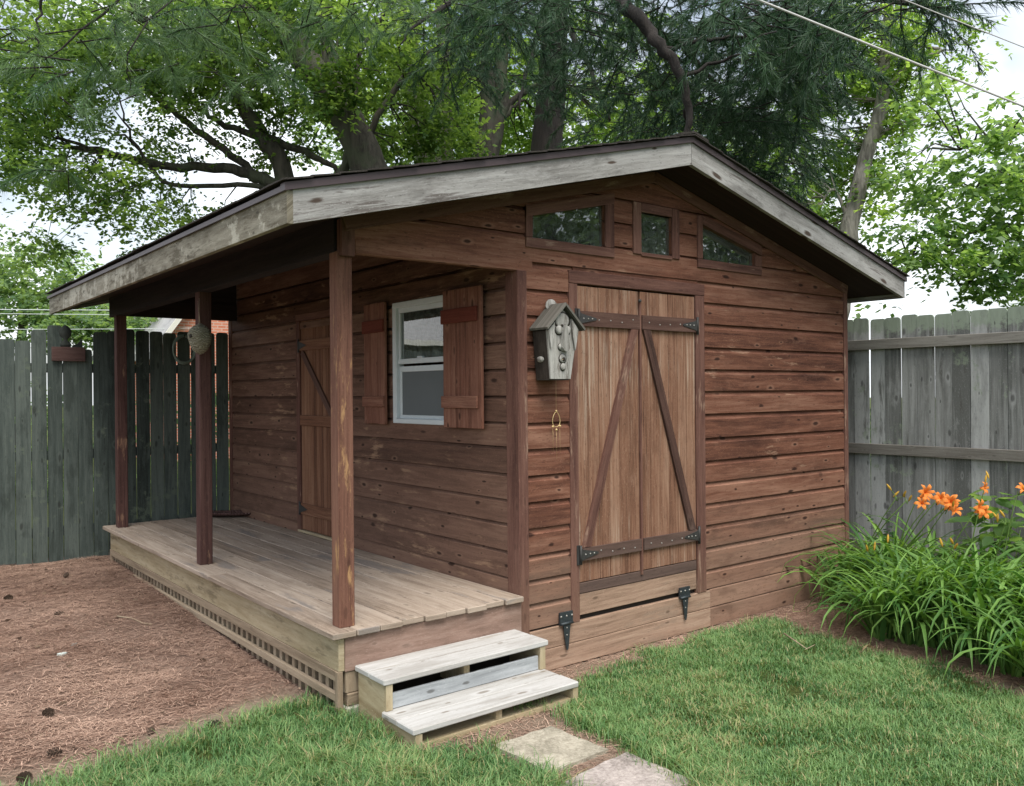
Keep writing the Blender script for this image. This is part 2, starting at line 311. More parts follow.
    def lathe(s, c, prof, n=20, axis=(0, 0, 1), mi=0, squash=(1, 1)):
        c = np.array(c, float); z = np.array(axis, float); z /= np.linalg.norm(z); h = np.array([1., 0, 0]) if abs(z[0]) < .9 else np.array([0, 1., 0])
        x = np.cross(h, z); x /= np.linalg.norm(x); y = np.cross(z, x); base = len(s.v)
        for r, hh in prof:
            for k in range(n):
                a = 2*math.pi*k/n; s.v.append(tuple(c+x*r*math.cos(a)*squash[0]+y*r*math.sin(a)*squash[1]+z*hh))
        for i in range(len(prof)-1):
            for k in range(n):
                s.f.append((base+i*n+k, base+i*n+(k+1) % n, base+(i+1)*n+(k+1) % n, base+(i+1)*n+k)); s.uv.append([(s.v[q][2], s.v[q][0]+s.v[q][1]*.3) for q in s.f[-1]]); s.c.append((.5, .5, .5)); s.mi.append(mi); s.sm.append(True)
    def build(s, name, mats, parent=None, bevel=0., label=None):
        me = bpy.data.meshes.new(name); org = np.array(parent.matrix_world.translation if parent else (0, 0, 0))
        if parent: org = np.array(world_loc(parent))
        me.from_pydata([tuple(np.array(v)-org) for v in s.v], [], s.f)
        me.uv_layers.new(name='UVMap', do_init=False); me.color_attributes.new('brd', 'FLOAT_COLOR', 'CORNER')
        uvs = np.array([x for f in s.uv for p in f for x in p], np.float32); me.uv_layers['UVMap'].data.foreach_set('uv', uvs); ca = me.color_attributes['brd']
        cs = []
        for f, c in zip(s.f, s.c): cs += [c[0], c[1], c[2], 1.]*len(f)
        ca.data.foreach_set('color', cs)
        me.polygons.foreach_set('material_index', s.mi); me.polygons.foreach_set('use_smooth', s.sm)
        for q in (mats if isinstance(mats, (list, tuple)) else [mats]): me.materials.append(MT[q])
        me.update(); o = bpy.data.objects.new(name, me); COL.objects.link(o)
        if parent: o.parent = parent
        if bevel:
            bv = o.modifiers.new('bevel', 'BEVEL'); bv.width = bevel; bv.segments = 1; bv.limit_method = 'ANGLE'; bv.angle_limit = RAD(40)
        if label: o['label'] = label
        return o
def world_loc(o):
    p = Vector((0, 0, 0))
    while o: p = p+o.location; o = o.parent
    return p
def tag(o, label=None, cat=None, group=None, kind=None):
    if label: o['label'] = label
    if cat: o['category'] = cat
    if group: o['group'] = group
    if kind: o['kind'] = kind
    return o
def thing(name, label, cat, loc=(0, 0, 0), group=None):
    o = bpy.data.objects.new(name, None); COL.objects.link(o); o.location = tuple(float(x) for x in loc); o.empty_display_size = .1
    return tag(o, label, cat, group)
def fast(name, V, F, mat, cols=None, parent=None, smooth=False):
    """mesh from arrays: V (n,3), F (m,k) all faces with k corners, cols (n,) random per vertex"""
    me = bpy.data.meshes.new(name); V = np.asarray(V, np.float32); F = np.asarray(F, np.int32)
    if parent: V = V-np.array(world_loc(parent), np.float32)
    me.vertices.add(len(V)); me.vertices.foreach_set('co', V.ravel()); k = F.shape[1]
    me.loops.add(F.size); me.loops.foreach_set('vertex_index', F.ravel()); me.polygons.add(len(F))
    me.polygons.foreach_set('loop_start', np.arange(0, F.size, k, dtype=np.int32)); me.polygons.foreach_set('loop_total', np.full(len(F), k, np.int32))
    me.update(calc_edges=True)
    if cols is not None:
        ca = me.color_attributes.new('brd', 'FLOAT_COLOR', 'POINT'); C = np.ones((len(V), 4), np.float32); C[:, 0] = cols; C[:, 1] = cols; C[:, 2] = cols; ca.data.foreach_set('color', C.ravel())
    if smooth: me.polygons.foreach_set('use_smooth', np.ones(len(F), bool))
    me.materials.append(MT[mat]); o = bpy.data.objects.new(name, me); COL.objects.link(o)
    if parent: o.parent = parent
    return o

# ------------------------------------------------------------------ ground
def sstep(x): x = np.clip(x, 0, 1); return x*x*(3-2*x)
def ground(x, y):
    x = np.asarray(x, float); y = np.asarray(y, float)
    left = .195+.029*np.clip(y, -1, 8)
    right = .118+.05*sstep(-y/.55)
    t = sstep((x+1.25)/1.2); g = left*(1-t)+right*t
    n = .010*np.sin(x*2.1+1)*np.sin(y*1.7)+.006*np.sin(x*5.3)*np.sin(y*4.1+2)
    return g+n*sstep((np.abs(y+.3)-.2)/.6)
def fnoise(x, y, s, seed=0):
    return np.array([mnoise.noise((float(a)*s+seed, float(b)*s, seed*1.7)) for a, b in zip(np.ravel(x), np.ravel(y))]).reshape(np.shape(x))
def onground(u, v):
    z = .16
    for _ in range(12):
        p = onz(u, v, z); z = float(ground(p[0], p[1]))
    return p
gx = np.unique(np.round(np.concatenate([np.arange(-6, 6.01, .08), np.linspace(-160, -6, 40), np.linspace(6, 160, 40)]), 4))
gy = np.unique(np.round(np.concatenate([np.arange(-5, 6.01, .08), np.linspace(-160, -5, 40), np.linspace(6, 160, 40)]), 4))
X, Y = np.meshgrid(gx, gy); Z = ground(X, Y)
nearm = (X > -6) & (X < -1.26) & (Y > -1) & (Y < 4.7); rel = np.zeros(Z.shape); rel[nearm] = .022*fnoise(X[nearm], Y[nearm], 2.4, 40)+.014*fnoise(X[nearm], Y[nearm], 7., 41); Z = Z+rel+.006*(rng.random(Z.shape)-.5)
nx, ny = len(gx), len(gy); idx = np.arange(nx*ny).reshape(ny, nx)
GF = np.stack([idx[:-1, :-1].ravel(), idx[:-1, 1:].ravel(), idx[1:, 1:].ravel(), idx[1:, :-1].ravel()], 1)

# lawn outline: where the soil ends, as points on the ground
LEFT_EDGE = [onground(u, v) for u, v in [(-60, 800), (20, 795), (75, 783), (130, 768), (172, 748), (205, 735), (238, 722), (275, 708), (312, 700), (345, 708)]]
BED_EDGE = [onground(u, v) for u, v in [(735, 618), (770, 622), (810, 636), (845, 648), (880, 654), (920, 662), (960, 674), (1000, 690), (1060, 716), (1150, 750)]]
PAV1 = [onground(*p) for p in [(551, 729), (494, 748), (549, 776), (607, 753)]]
PAV2 = [onground(*p) for p in [(626, 756), (560, 787), (618, 830), (694, 786)]]
def interp_edge(E, t, ax): 
    a = np.array([e[ax] for e in E]); b = np.array([e[1-ax] for e in E]); o = np.argsort(a); return np.interp(t, a[o], b[o])
def inpoly(x, y, P, grow=0.):
    P = np.array([p[:2] for p in P]); c = P.mean(0); P = c+(P-c)*(1+grow); ins = np.zeros(np.shape(x), bool); j = len(P)-1
    for i in range(len(P)):
        xi, yi = P[i]; xj, yj = P[j]
        ins ^= ((yi > y) != (yj > y)) & (x < (xj-xi)*(y-yi)/(yj-yi+1e-12)+xi); j = i
    return ins
# dirt between the two lawns: steps, worn strip along the shed wall and round the pavers (pixel polygons of bare soil)
BARE1 = [onground(*p) for p in [(330, 700), (352, 712), (400, 742), (424, 752), (470, 748), (500, 760), (560, 792), (640, 860), (760, 860), (700, 792), (655, 772), (628, 750), (600, 735), (572, 718), (566, 700), (590, 680), (640, 662), (700, 640), (735, 620), (700, 610), (560, 655), (450, 650), (340, 680)]]
def lawn_mask(x, y):
    """1 where turf grows"""
    jit = .09*fnoise(x, y, 9., 3)+.09*fnoise(x, y, 3., 8)
    ledge = interp_edge(LEFT_EDGE, x, 0); left = (y+jit < ledge)
    bx = interp_edge(BED_EDGE, y, 1); right = (x+jit*1.4 < bx)
    wall = y+jit < np.where(x > -.1, -.16, 9)
    bare = inpoly(x+jit*.8, y+jit*.8, BARE1) & ~((inpoly(x, y, BARE1)) & (fnoise(x, y, 2.2, 5) > .42))
    return left & right & wall & ~bare & ~inpoly(x, y, PAV1, .06) & ~inpoly(x, y, PAV2, .06)

def groundmat():
    n = N('soil'); p = n.new('ShaderNodeNewGeometry').outputs['Position']
    a = n.attr('turf'); f = n.noise(p, 3., 5, .6); g = n.noise(p, 40., 6, .75); h = n.noise(p, 160., 3, .7)
    soil = n.ramp(n.math('ADD', n.math('MULTIPLY', g, .6), n.math('MULTIPLY', f, .4)), [(.32, (.13, .083, .064)), (.5, (.31, .205, .16)), (.68, (.48, .355, .285))])
    sand = n.ramp(n.math('ADD', n.math('MULTIPLY', g, .5), n.math('MULTIPLY', h, .5)), [(.3, (.24, .17, .12)), (.7, (.50, .41, .32))])
    sp = n.new('ShaderNodeSeparateColor'); n.put(sp.inputs[0], a.outputs[0])
    c = n.mix(sp.outputs[1], soil, sand)
    turf = n.ramp(g, [(.3, (.03, .042, .012)), (.55, (.10, .13, .035)), (.75, (.2, .19, .08))])
    c = n.mix(sp.outputs[0], c, turf); n.col(c); n.rough(.95); n.b.inputs['Specular IOR Level'].default_value = .15
    n.bump(n.math('ADD', g, h), .9, .02); return n.m
MT['ground'] = groundmat()
go = fast('ground', np.stack([X.ravel(), Y.ravel(), Z.ravel()], 1), GF, 'ground', smooth=True); tag(go, kind='structure', label='reddish brown soil and turf ground around the shed')
xx, yy = X.ravel(), Y.ravel(); near = (np.abs(xx) < 6.2) & (np.abs(yy) < 6.2)
turf = np.ones(len(xx)); turf[near] = lawn_mask(xx[near], yy[near]); turf[(yy > 4.9) | (xx > 4.4)] = 1; turf[(xx < -1) & (yy > .8) & (yy < 4.9)] = 0
sand = np.zeros(len(xx)); ed = interp_edge(LEFT_EDGE, xx, 0); q = near & (xx < -1.15)
sand[q] = np.clip(1-np.abs(yy[q]-ed[q]-.10)/.22, 0, 1)*(1.1+.7*fnoise(xx[q], yy[q], 4, 2))
q2 = near & (xx > -1.15) & (yy < .1) & (xx < 2); sand[q2] = .55+.5*fnoise(xx[q2], yy[q2], 5, 9)
ca = go.data.color_attributes.new('turf', 'FLOAT_COLOR', 'POINT'); C = np.ones((len(xx), 4), np.float32); C[:, 0] = turf; C[:, 1] = np.clip(sand, 0, 1); ca.data.foreach_set('color', C.ravel())

# grass
def grass():
    n = 760000; x = rng.uniform(-3.6, 3.1, n); y = rng.uniform(-4.4, .9, n)
    d = np.hypot(x-CAM[0], y-CAM[1]); fx = (x-CAM[0])*fw[0]+(y-CAM[1])*fw[1]; lx = (x-CAM[0])*RV[0]+(y-CAM[1])*RV[1]
    seen = (fx > 2.9) & (np.abs(lx) < fx*.66+.2); keep = seen | (rng.random(n) < .22); keep &= d > .9
    x, y = x[keep], y[keep]; ok = lawn_mask(x+rng.normal(0, .05, len(x)), y+rng.normal(0, .05, len(x))); x, y = x[ok], y[ok]
    k = fnoise(x, y, 2.6, 4); k2 = fnoise(x, y, 9., 6); keep = rng.random(len(x)) < np.clip(.86+.7*k+.7*k2, .15, 1); x, y, k, k2 = x[keep], y[keep], k[keep], k2[keep]
    m = len(x); z = ground(x, y); h = rng.uniform(.016, .046, m)*(1+.5*k+.4*k2); h *= np.where(x < -.3, 1.75, 1.0)
    a = rng.uniform(0, 2*np.pi, m); lean = rng.uniform(.25, 1.5, m)*h; w = rng.uniform(.0012, .0026, m)
    dx, dy = np.cos(a), np.sin(a); px, py = -dy, dx
    P = lambda t, s, hh: np.stack([x+dx*lean*t+px*w*s, y+dy*lean*t+py*w*s, z+h*hh], 1)
    V = np.stack([P(0, -1, -.05), P(0, 1, -.05), P(.35, .85, .62), P(.35, -.85, .62), P(1., 0, .98-.25*rng.random(m)[:].mean())], 1)
    base = (np.arange(m)*5)[:, None]; F = np.concatenate([base+np.array([[0, 1, 2]]), base+np.array([[0, 2, 3]]), base+np.array([[3, 2, 4]])])
    k3 = fnoise(x, y, 1.1, 33); c = np.clip(.5+.45*k+.28*rng.standard_normal(m), 0, 1); dry = rng.random(m) < np.clip(.07+.35*np.clip(k3-.1, 0, 1)+.2*(k2 > .25), 0, .5)
    c = np.where(dry, 1.55+.5*rng.random(m), c)
    o = fast('lawn_grass', V.reshape(-1, 3), F, 'grass', np.repeat(c, 5)); tag(o, 'short green lawn grass in front of the shed', 'grass', kind='stuff')
def grassmat():
    n = N('grass blades'); a = n.attr(); sep = n.new('ShaderNodeSeparateColor'); n.put(sep.inputs[0], a.outputs[0])
    c = n.mix(n.range(sep.outputs[0], 0., 1.), (.058, .155, .050), (.225, .36, .14)); c = n.mix(n.range(sep.outputs[0], 1.4, 1.5), c, n.mix(n.range(sep.outputs[0], 1.55, 2.05), (.27, .33, .12), (.44, .37, .21)))
    n.col(c); n.rough(.5); n.b.inputs['Specular IOR Level'].default_value = .3
    t = n.new('ShaderNodeBsdfTranslucent'); n.put(t.inputs[0], n.mix(1., c, (1.3, 1.4, .7, 1), 'MULTIPLY')); mx = n.new('ShaderNodeMixShader'); mx.inputs[0].default_value = .3
    n.t.links.new(n.b.outputs[0], mx.inputs[1]); n.t.links.new(t.outputs[0], mx.inputs[2]); n.t.links.new(mx.outputs[0], n.out.inputs[0]); return n.m
MT['grass'] = grassmat(); grass()

# fallen pine needles: a loose brown carpet
def straw(name, n, region, label, lift=.008):
    x, y = region(n); m = len(x); z = ground(x, y)+rng.uniform(.0, lift, m)+np.where(x < -1.26, .022*fnoise(x, y, 2.4, 40)+.014*fnoise(x, y, 7., 41)+.004, 0); a = rng.uniform(0, np.pi, m); L = rng.uniform(.04, .10, m); w = rng.uniform(.0007, .0014, m)
    b = rng.normal(0, .5, m); dx, dy = np.cos(a), np.sin(a); e = rng.uniform(-.05, .15, m)*L
    A = np.stack([x-dx*L/2, y-dy*L/2, z+e], 1); M_ = np.stack([x-dy*b*.012, y+dx*b*.012, z+.004], 1); B = np.stack([x+dx*L/2, y+dy*L/2, z+.001], 1); s = np.stack([-dy*w, dx*w, 0*w], 1)
    V = np.stack([A-s, A+s, M_+s, M_-s, B+s, B-s], 1); base = (np.arange(m)*6)[:, None]
    F = np.concatenate([base+np.array([[0, 1, 2, 3]]), base+np.array([[3, 2, 4, 5]])])
    c = np.clip(.42+.30*rng.standard_normal(m)+.35*fnoise(x, y, 1.8, 12), 0, 1)
    o = fast(name, V.reshape(-1, 3), F, 'straw', np.repeat(c, 6)); tag(o, label, 'pine needles', kind='stuff')
def reg_left(n):
    x = rng.uniform(-4.2, -1.22, n); y = rng.uniform(-.3, 4.68, n); ed = interp_edge(LEFT_EDGE, x, 0)
    k = fnoise(x, y, 2.2, 21); p = np.clip((y-ed-.07)/.38, .0, 1)*np.clip(.75+.8*k, .1, 1); ok = rng.random(n) < p; return x[ok], y[ok]
straw('pine_needle_litter', 120000, reg_left, 'brown fallen pine needles covering the bare soil left of the porch')
def reg_path(n):
    x = rng.uniform(-1.3, 3.2, n); y = rng.uniform(-2., -.03, n); ok = ~lawn_mask(x, y) & (interp_edge(BED_EDGE, y, 1) > x) & ~inpoly(x, y, PAV1) & ~inpoly(x, y, PAV2) & (np.abs(ground(x, y)-.16) < .2); return x[ok], y[ok]
straw('path_litter', 16000, reg_path, 'loose straw and dry grass on the bare dirt round the stepping stones')
def crumbs(n):
    x, y = reg_left(n); m = len(x); z = ground(x, y)+.022*fnoise(x, y, 2.4, 40)+.014*fnoise(x, y, 7., 41)+.010; a = rng.uniform(0, 2*np.pi, m); s_ = rng.uniform(.004, .012, m)*(1+1.2*(rng.random(m) < .06)); t = rng.normal(0, .5, m)
    V = np.stack([np.stack([x+np.cos(a+k*1.57)*s_*(1 if k % 2 else .5), y+np.sin(a+k*1.57)*s_*(1 if k % 2 else .5), z+s_*.5*np.sin(t+k)], 1) for k in range(4)], 1); o = fast('bark_crumbs', V.reshape(-1, 3), np.arange(m*4).reshape(-1, 4), 'crumb', np.repeat(np.clip(rng.normal(.3, .3, m), 0, 1), 4)); tag(o, 'small dark bark crumbs and leaf bits on the bare soil', 'litter', kind='stuff')
MT['crumb'] = leafmat('bark crumbs', (.045, .028, .02), (.34, .25, .18), .02, .9, .1, (1, 1, 1))
crumbs(5000)
def reg_bed(n):
    y = rng.uniform(-3.2, .0, n); x = rng.uniform(1.9, 4.2, n); b = interp_edge(BED_EDGE, y, 1); ok = (x > b-.12) | (rng.random(n) < .0)
    return x[ok], y[ok]
straw('bed_litter', 22000, reg_bed, 'brown needle mulch in the flower bed under the daylilies')
# ------------------------------------------------------------------ the shed
XE0, XE1, XA, ZE, ZA, YF, YB = -1.592, 3.938, 1.183, 2.765, 3.460, -.326, 5.03
SLL = (ZA-ZE)/(XA-XE0); SLR = (ZA-ZE)/(XE1-XA)
def ztop(x): return ZE+SLL*(x-XE0) if x < XA else ZE+SLR*(XE1-x)
def zsof(x): return ztop(x)-.118
shed = thing('garden_shed', 'brown stained wooden garden shed with a covered corner porch', 'shed', (0, 0, .12))

D0 = .028
def course_piece(mb, to3, s0, s1, lo0, lo1, hi0, hi1, z0, z1, rnd, off, cove):
    """one trapezoid of a siding course; to3(s, z, d) gives the point d in front of the wall"""
    zc = z1-cove*(z1-z0); ZB = [z0, zc, min(zc+.006, z1-.002), z1]; DB = [D0, D0, D0-.009, .003]
    dd = lambda z: float(np.interp(z, ZB, DB))
    cl = lambda z, a, b: min(max(z, a), b)
    for za, zb in zip(ZB[:-1], ZB[1:]):
        a0, a1, b0, b1 = cl(za, lo0, hi0), cl(za, lo1, hi1), cl(zb, lo0, hi0), cl(zb, lo1, hi1)
        if b0 > a0+1e-5 or b1 > a1+1e-5:
            pts = [(s0, a0), (s1, a1), (s1, b1), (s0, b0)]; mb.face([to3(p, z, dd(z)) for p, z in pts], [(p+off, z-z0+off) for p, z in pts], rnd)
    pts = [(s0, lo0, 0), (s1, lo1, 0), (s1, lo1, dd(lo1)), (s0, lo0, dd(lo0))]
    mb.face([to3(*p) for p in pts], [(p[0]+off, p[2]) for p in pts], rnd)
    for s, lo, hi in ((s0, lo0, hi0), (s1, lo1, hi1)):
        pts = [(s, lo, 0)]+[(s, cl(z, lo, hi), dd(cl(z, lo, hi))) for z in ZB]+[(s, hi, 0)]
        mb.face([to3(*p) for p in pts], [(p[1]+off, p[2]) for p in pts], rnd)
def siding(mb, to3, courses, sa, sb, top, holes, cove=.2, dz=0.):
    """courses: z lines upwards; top(s): wall top; holes: (s0,s1,zb0,zt0,zb1,zt1)"""
    for z0, z1 in zip(courses[:-1], courses[1:]):
        brk = {sa, sb}
        for h in holes: brk |= {min(max(h[0], sa), sb), min(max(h[1], sa), sb)}
        for k in range(1, 60): brk.add(sa+(sb-sa)*k/60)
        brk = sorted(brk); rnd = (random.random(), random.random(), random.random()); off = random.uniform(0, 30); tw = random.uniform(-.003, .003)
        for s0, s1 in zip(brk[:-1], brk[1:]):
            if s1-s0 < 1e-4: continue
            hi0, hi1 = min(z1, top(s0)), min(z1, top(s1)); lo0 = lo1 = z0
            if hi0 <= z0+1e-4 and hi1 <= z0+1e-4: continue
            hi0, hi1 = max(hi0, z0), max(hi1, z0); segs = [(lo0, lo1, hi0, hi1)]; sm = (s0+s1)/2
            for h in holes:
                if h[0]-1e-6 <= s0 and s1 <= h[1]+1e-6:
                    f = lambda s, a, b: a+(b-a)*(s-h[0])/(h[1]-h[0])
                    zb0, zb1, zt0, zt1 = f(s0, h[2], h[4]), f(s1, h[2], h[4]), f(s0, h[3], h[5]), f(s1, h[3], h[5]); out = []
                    for a0, a1, b0, b1 in segs:
                        c0, c1 = min(b0, max(a0, zb0)), min(b1, max(a1, zb1))
                        if c0 > a0+1e-4 or c1 > a1+1e-4: out.append((a0, a1, c0, c1))
                        c0, c1 = max(a0, min(b0, zt0)), max(a1, min(b1, zt1))
                        if b0 > c0+1e-4 or b1 > c1+1e-4: out.append((c0, c1, b0, b1))
                    segs = out
            for a0, a1, b0, b1 in segs: course_piece(mb, to3, s0, s1, a0, a1, b0, b1, z0, z1, rnd, off, cove)

W1 = (.09, .70, 2.77, 2.90, 2.77, 3.052); W2 = (1.045, 1.352, 2.772, 3.042, 2.772, 3.042); W3 = (1.685, 2.305, 2.78, 3.03, 2.78, 2.885)
DOOR = (.43, 1.64, .0, 2.52, .0, 2.52)
HI = [2.624, 2.79, 2.95, 3.11, 3.27, 3.44]
cR = [.125, .265, .40, .54, .70, .862, 1.018, 1.172, 1.327, 1.492, 1.667, 1.832, 1.99, 2.15, 2.32, 2.475]+HI
cL = [.40, .555, .70, .85, 1.01, 1.17, 1.33, 1.49, 1.65, 1.82, 1.98, 2.14, 2.30, 2.46]+HI
front = lambda s, z, d: (s, -d, z)
mb = MB()
siding(mb, front, cL, .03, .43, lambda s: 2.624, [], .24)
siding(mb, front, cR[2:], 1.64, 3.575, lambda s: 2.624, [], .24); siding(mb, front, cR[:3], 1.744, 3.575, lambda s: 2.624, [], .10)
siding(mb, front, HI, -1.175, 3.575, zsof, [W1, W2, W3], .14)
mb.box((.43, -.02, 2.515), (1.64, 0, 2.622), 0)
gable = mb.build('gable_wall', 'siding', shed)
# backing and the unseen walls
mb = MB()
def gable_back(mb, y0, y1, xs, zlo):
    pass
cS = [.60, .712, .872, 1.04, 1.185, 1.342, 1.506, 1.655, 1.815, 1.98, 2.145, 2.315, 2.476, 2.64, 2.80, 2.96, 3.1]
WIN = (.70, 1.405, 1.625, 2.485, 1.625, 2.485); SDOOR = (2.27, 3.02, 0, 2.40, 0, 2.40)
siding(mb, lambda s, z, d: (-d, s, z), cS, .03, 4.66, lambda s: zsof(0), [WIN, SDOOR], .15)
mb.build('porch_wall', 'sidewall', shed)
mb = MB(); siding(mb, lambda s, z, d: (3.574+d, s, z), [.125+.16*i for i in range(17)], .0, 4.69, lambda s: zsof(3.63), [], .2)
siding(mb, lambda s, z, d: (s, 4.69+d, z), [.125+.16*i for i in range(22)], 0., 3.612, zsof, [], .2)
mb.build('rear_wall', 'siding', shed)
mb = MB()                               # inner lining so that no light leaks in between the boards
def lining(a, b, z0, z1, nrm):
    mb.prism([(*a, z0), (*b, z0), (*b, z1), (*a, z1)], nrm)
for (s0, s1, z0, z1) in [(0, .085, .1, 2.7), (.085, .44, .1, 2.7), (1.64, 3.6, .1, 2.76), (-1.17, .085, 2.6, 2.76), (.085, 1.64, 2.6, 2.76)]: mb.box((s0, .002, z0), (s1, .03, z1), 0)
def toppoly(s0, s1, zb): 
    xs = sorted({s0, s1} | ({XA} if s0 < XA < s1 else set())); mb.prism([(s0, .002, zb), (s1, .002, zb)]+[(x, .002, zsof(x)-.004) for x in xs[::-1]], (0, .028, 0))
toppoly(-1.17, .085, 2.762); toppoly(.705, 1.04, 2.762); toppoly(1.357, 1.68, 2.762); toppoly(2.31, 3.6, 2.762)
mb.prism([(.087, .002, 2.905), (.703, .002, 3.057), (.703, .002, zsof(.703)-.004), (.087, .002, zsof(.087)-.004)], (0, .028, 0))
mb.prism([(1.042, .002, 3.045), (1.355, .002, 3.045), (1.355, .002, zsof(1.355)-.004), (XA, .002, zsof(XA)-.004), (1.042, .002, zsof(1.042)-.004)], (0, .028, 0))
mb.prism([(1.682, .002, 3.034), (2.308, .002, 2.89), (2.308, .002, zsof(2.308)-.004), (1.682, .002, zsof(1.682)-.004)], (0, .028, 0))
for (s0, s1, z0, z1) in [(.032, .695, .1, 3.03), (1.41, 2.27, .1, 3.03), (3.02, 4.66, .1, 3.03), (.695, 1.41, .1, 1.62), (.695, 1.41, 2.49, 3.03), (2.27, 3.02, 2.40, 3.03)]: mb.box((.002, s0, z0), (.03, s1, z1), 1)
mb.box((.05, .05, .12), (3.56, 4.66, .2), 0)
mb.build('wall_lining', 'inside', shed)

# corner posts and trim
mb = MB(); mb.box((-.032, -.036, .30), (.042, .085, 2.565), 2); mb.build('corner_post', 'trim', shed, .004)
mb = MB(); mb.box((3.552, -.038, .15), (3.606, .03, 2.72), 2); mb.build('corner_board', 'trim', shed, .003)
mb = MB(); mb.box((-.034, 4.63, .62), (.03, 4.715, 2.72), 2); mb.build('corner_board', 'trim', shed, .003)
mb = MB(); mb.box((-1.105, -.03, 2.562), (.092, .02, 2.634), 0); mb.build('porch_header', 'siding', shed, .003)
mb = MB(); mb.box((-1.185, -.034, 2.545), (-1.108, .02, 2.735), 2); mb.build('header_end_board', 'trim', shed, .003)
mb = MB()
for xa, xb in ((-1.17, XA), (3.6, XA)):
    p, q = np.array([xa, -.045, zsof(xa)-.045]), np.array([XA, -.045, zsof(XA)-.045]); mb.bar(p, q, .075, .02, (0, 1, 0))
mb.build('rake_board', 'trim', shed, .002)
# roof
roof = MB()
for x0, x1 in ((XE0+.01, XA), (XA, XE1-.01)):
    a, b = (x0, YF+.01), (x1, YB-.01)
    roof.prism([(x0, a[1], ztop(x0)-.118), (x1, a[1], ztop(x1)-.118), (x1, a[1], ztop(x1)-.004), (x0, a[1], ztop(x0)-.004)], (0, YB-YF-.02, 0), (0, 1, 0))
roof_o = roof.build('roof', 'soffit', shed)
mb = MB()
FH = .146
mb.prism([(XE0, YF, ZE-FH-.01), (XA-.002, YF, ZA-FH), (XA-.002, YF, ZA), (XE0, YF, ZE)], (0, -.03, 0), (1, 0, .25))
mb.build('gable_fascia', 'fascia', roof_o, .002, 'weathered grey fascia board left of the ridge')
mb = MB(); mb.prism([(XA+.002, YF, ZA-FH), (XE1, YF, ZE-FH), (XE1, YF, ZE), (XA+.002, YF, ZA)], (0, -.03, 0), (1, 0, -.25))
mb.build('gable_fascia', 'fascia', roof_o, .002, 'weathered grey fascia board right of the ridge')
mb = MB(); mb.prism([(XE0, YF-.03, ZE-FH-.012), (XE0, YB, ZE-FH-.012), (XE0, YB, ZE-.008), (XE0, YF-.03, ZE-.008)], (-.03, 0, 0), (0, 1, 0)); mb.build('eave_fascia', 'fasciaold', roof_o, .002, 'peeling lichen stained fascia board along the porch eave')
mb = MB(); mb.prism([(XE1, YF-.03, ZE-FH-.008), (XE1, YB, ZE-FH-.008), (XE1, YB, ZE-.004), (XE1, YF-.03, ZE-.004)], (.03, 0, 0), (0, 1, 0)); mb.build('eave_fascia', 'fascia', roof_o, .002)
mb = MB(); mb.prism([(XE0, YB-.01, ZE-FH), (XA, YB-.01, ZA-FH), (XE1, YB-.01, ZE-FH), (XE1, YB-.01, ZE-.004), (XA, YB-.01, ZA-.004), (XE0, YB-.01, ZE-.004)], (0, .03, 0), (1, 0, 0)); mb.build('rear_fascia', 'fascia', roof_o, .002)
mb = MB()
for xa, xb, sg in ((XE0-.045, XA, 1), (XE1+.045, XA, -1)):
    za, zb = (ztop(xa) if sg > 0 else ZE-SLR*.045), ZA
    za = ZE-.045*SLL
    mb.prism([(xa, YF-.044, za-.002), (xb, YF-.044, zb-.002), (xb, YF-.044, zb+.034), (xa, YF-.044, za+.034)], (0, .05, 0), (1, 0, 0))
mb.prism([(XE0-.046, YF-.046, ZE-.013), (XE0-.046, YB+.03, ZE-.013), (XE0-.046, YB+.03, ZE+.012), (XE0-.046, YF-.046, ZE+.012)], (.012, 0, 0), (0, 1, 0))
mb.build('drip_edge', 'drip', roof_o, .002)
mb = MB()
for sg in (1, -1):
    xa = XE0-.055 if sg > 0 else XE1+.055; za = ZE-.055*SLL
    nlong = 20
    # courses of tabs, each lapping the next
    for i in range(nlong):
        t0, t1 = i/nlong, (i+1)/nlong; x0, x1 = xa+(XA-xa)*t0, xa+(XA-xa)*t1; z0, z1 = za+(ZA-za)*t0, za+(ZA-za)*t1
        y = YF-.055-random.uniform(0, .012)
        while y < YB+.04:
            L = random.uniform(.26, .36) if y > YF else random.uniform(.15, .34); ye = min(y+L, YB+.05); j = random.uniform(0, .006); e = -sg*random.uniform(.0, .012)
            mb.prism([(x0+e, y, z0+.036+.005+j*.5), (x1, y, z1+.036+.003), (x1, y, z1+.036+.010), (x0+e, y, z0+.036+.013+j*.5)], (0, ye-y-.004, 0), (0, 1, 0)); y = ye
mb.prism([(XA-.14, YF-.06, ZA+.018), (XA, YF-.06, ZA+.053), (XA+.14, YF-.06, ZA+.018), (XA+.14, YF-.06, ZA+.032), (XA, YF-.06, ZA+.068), (XA-.14, YF-.06, ZA+.032)], (0, YB-YF+.11, 0), (0, 1, 0))
mb.build('shingles', 'shingle', roof_o)
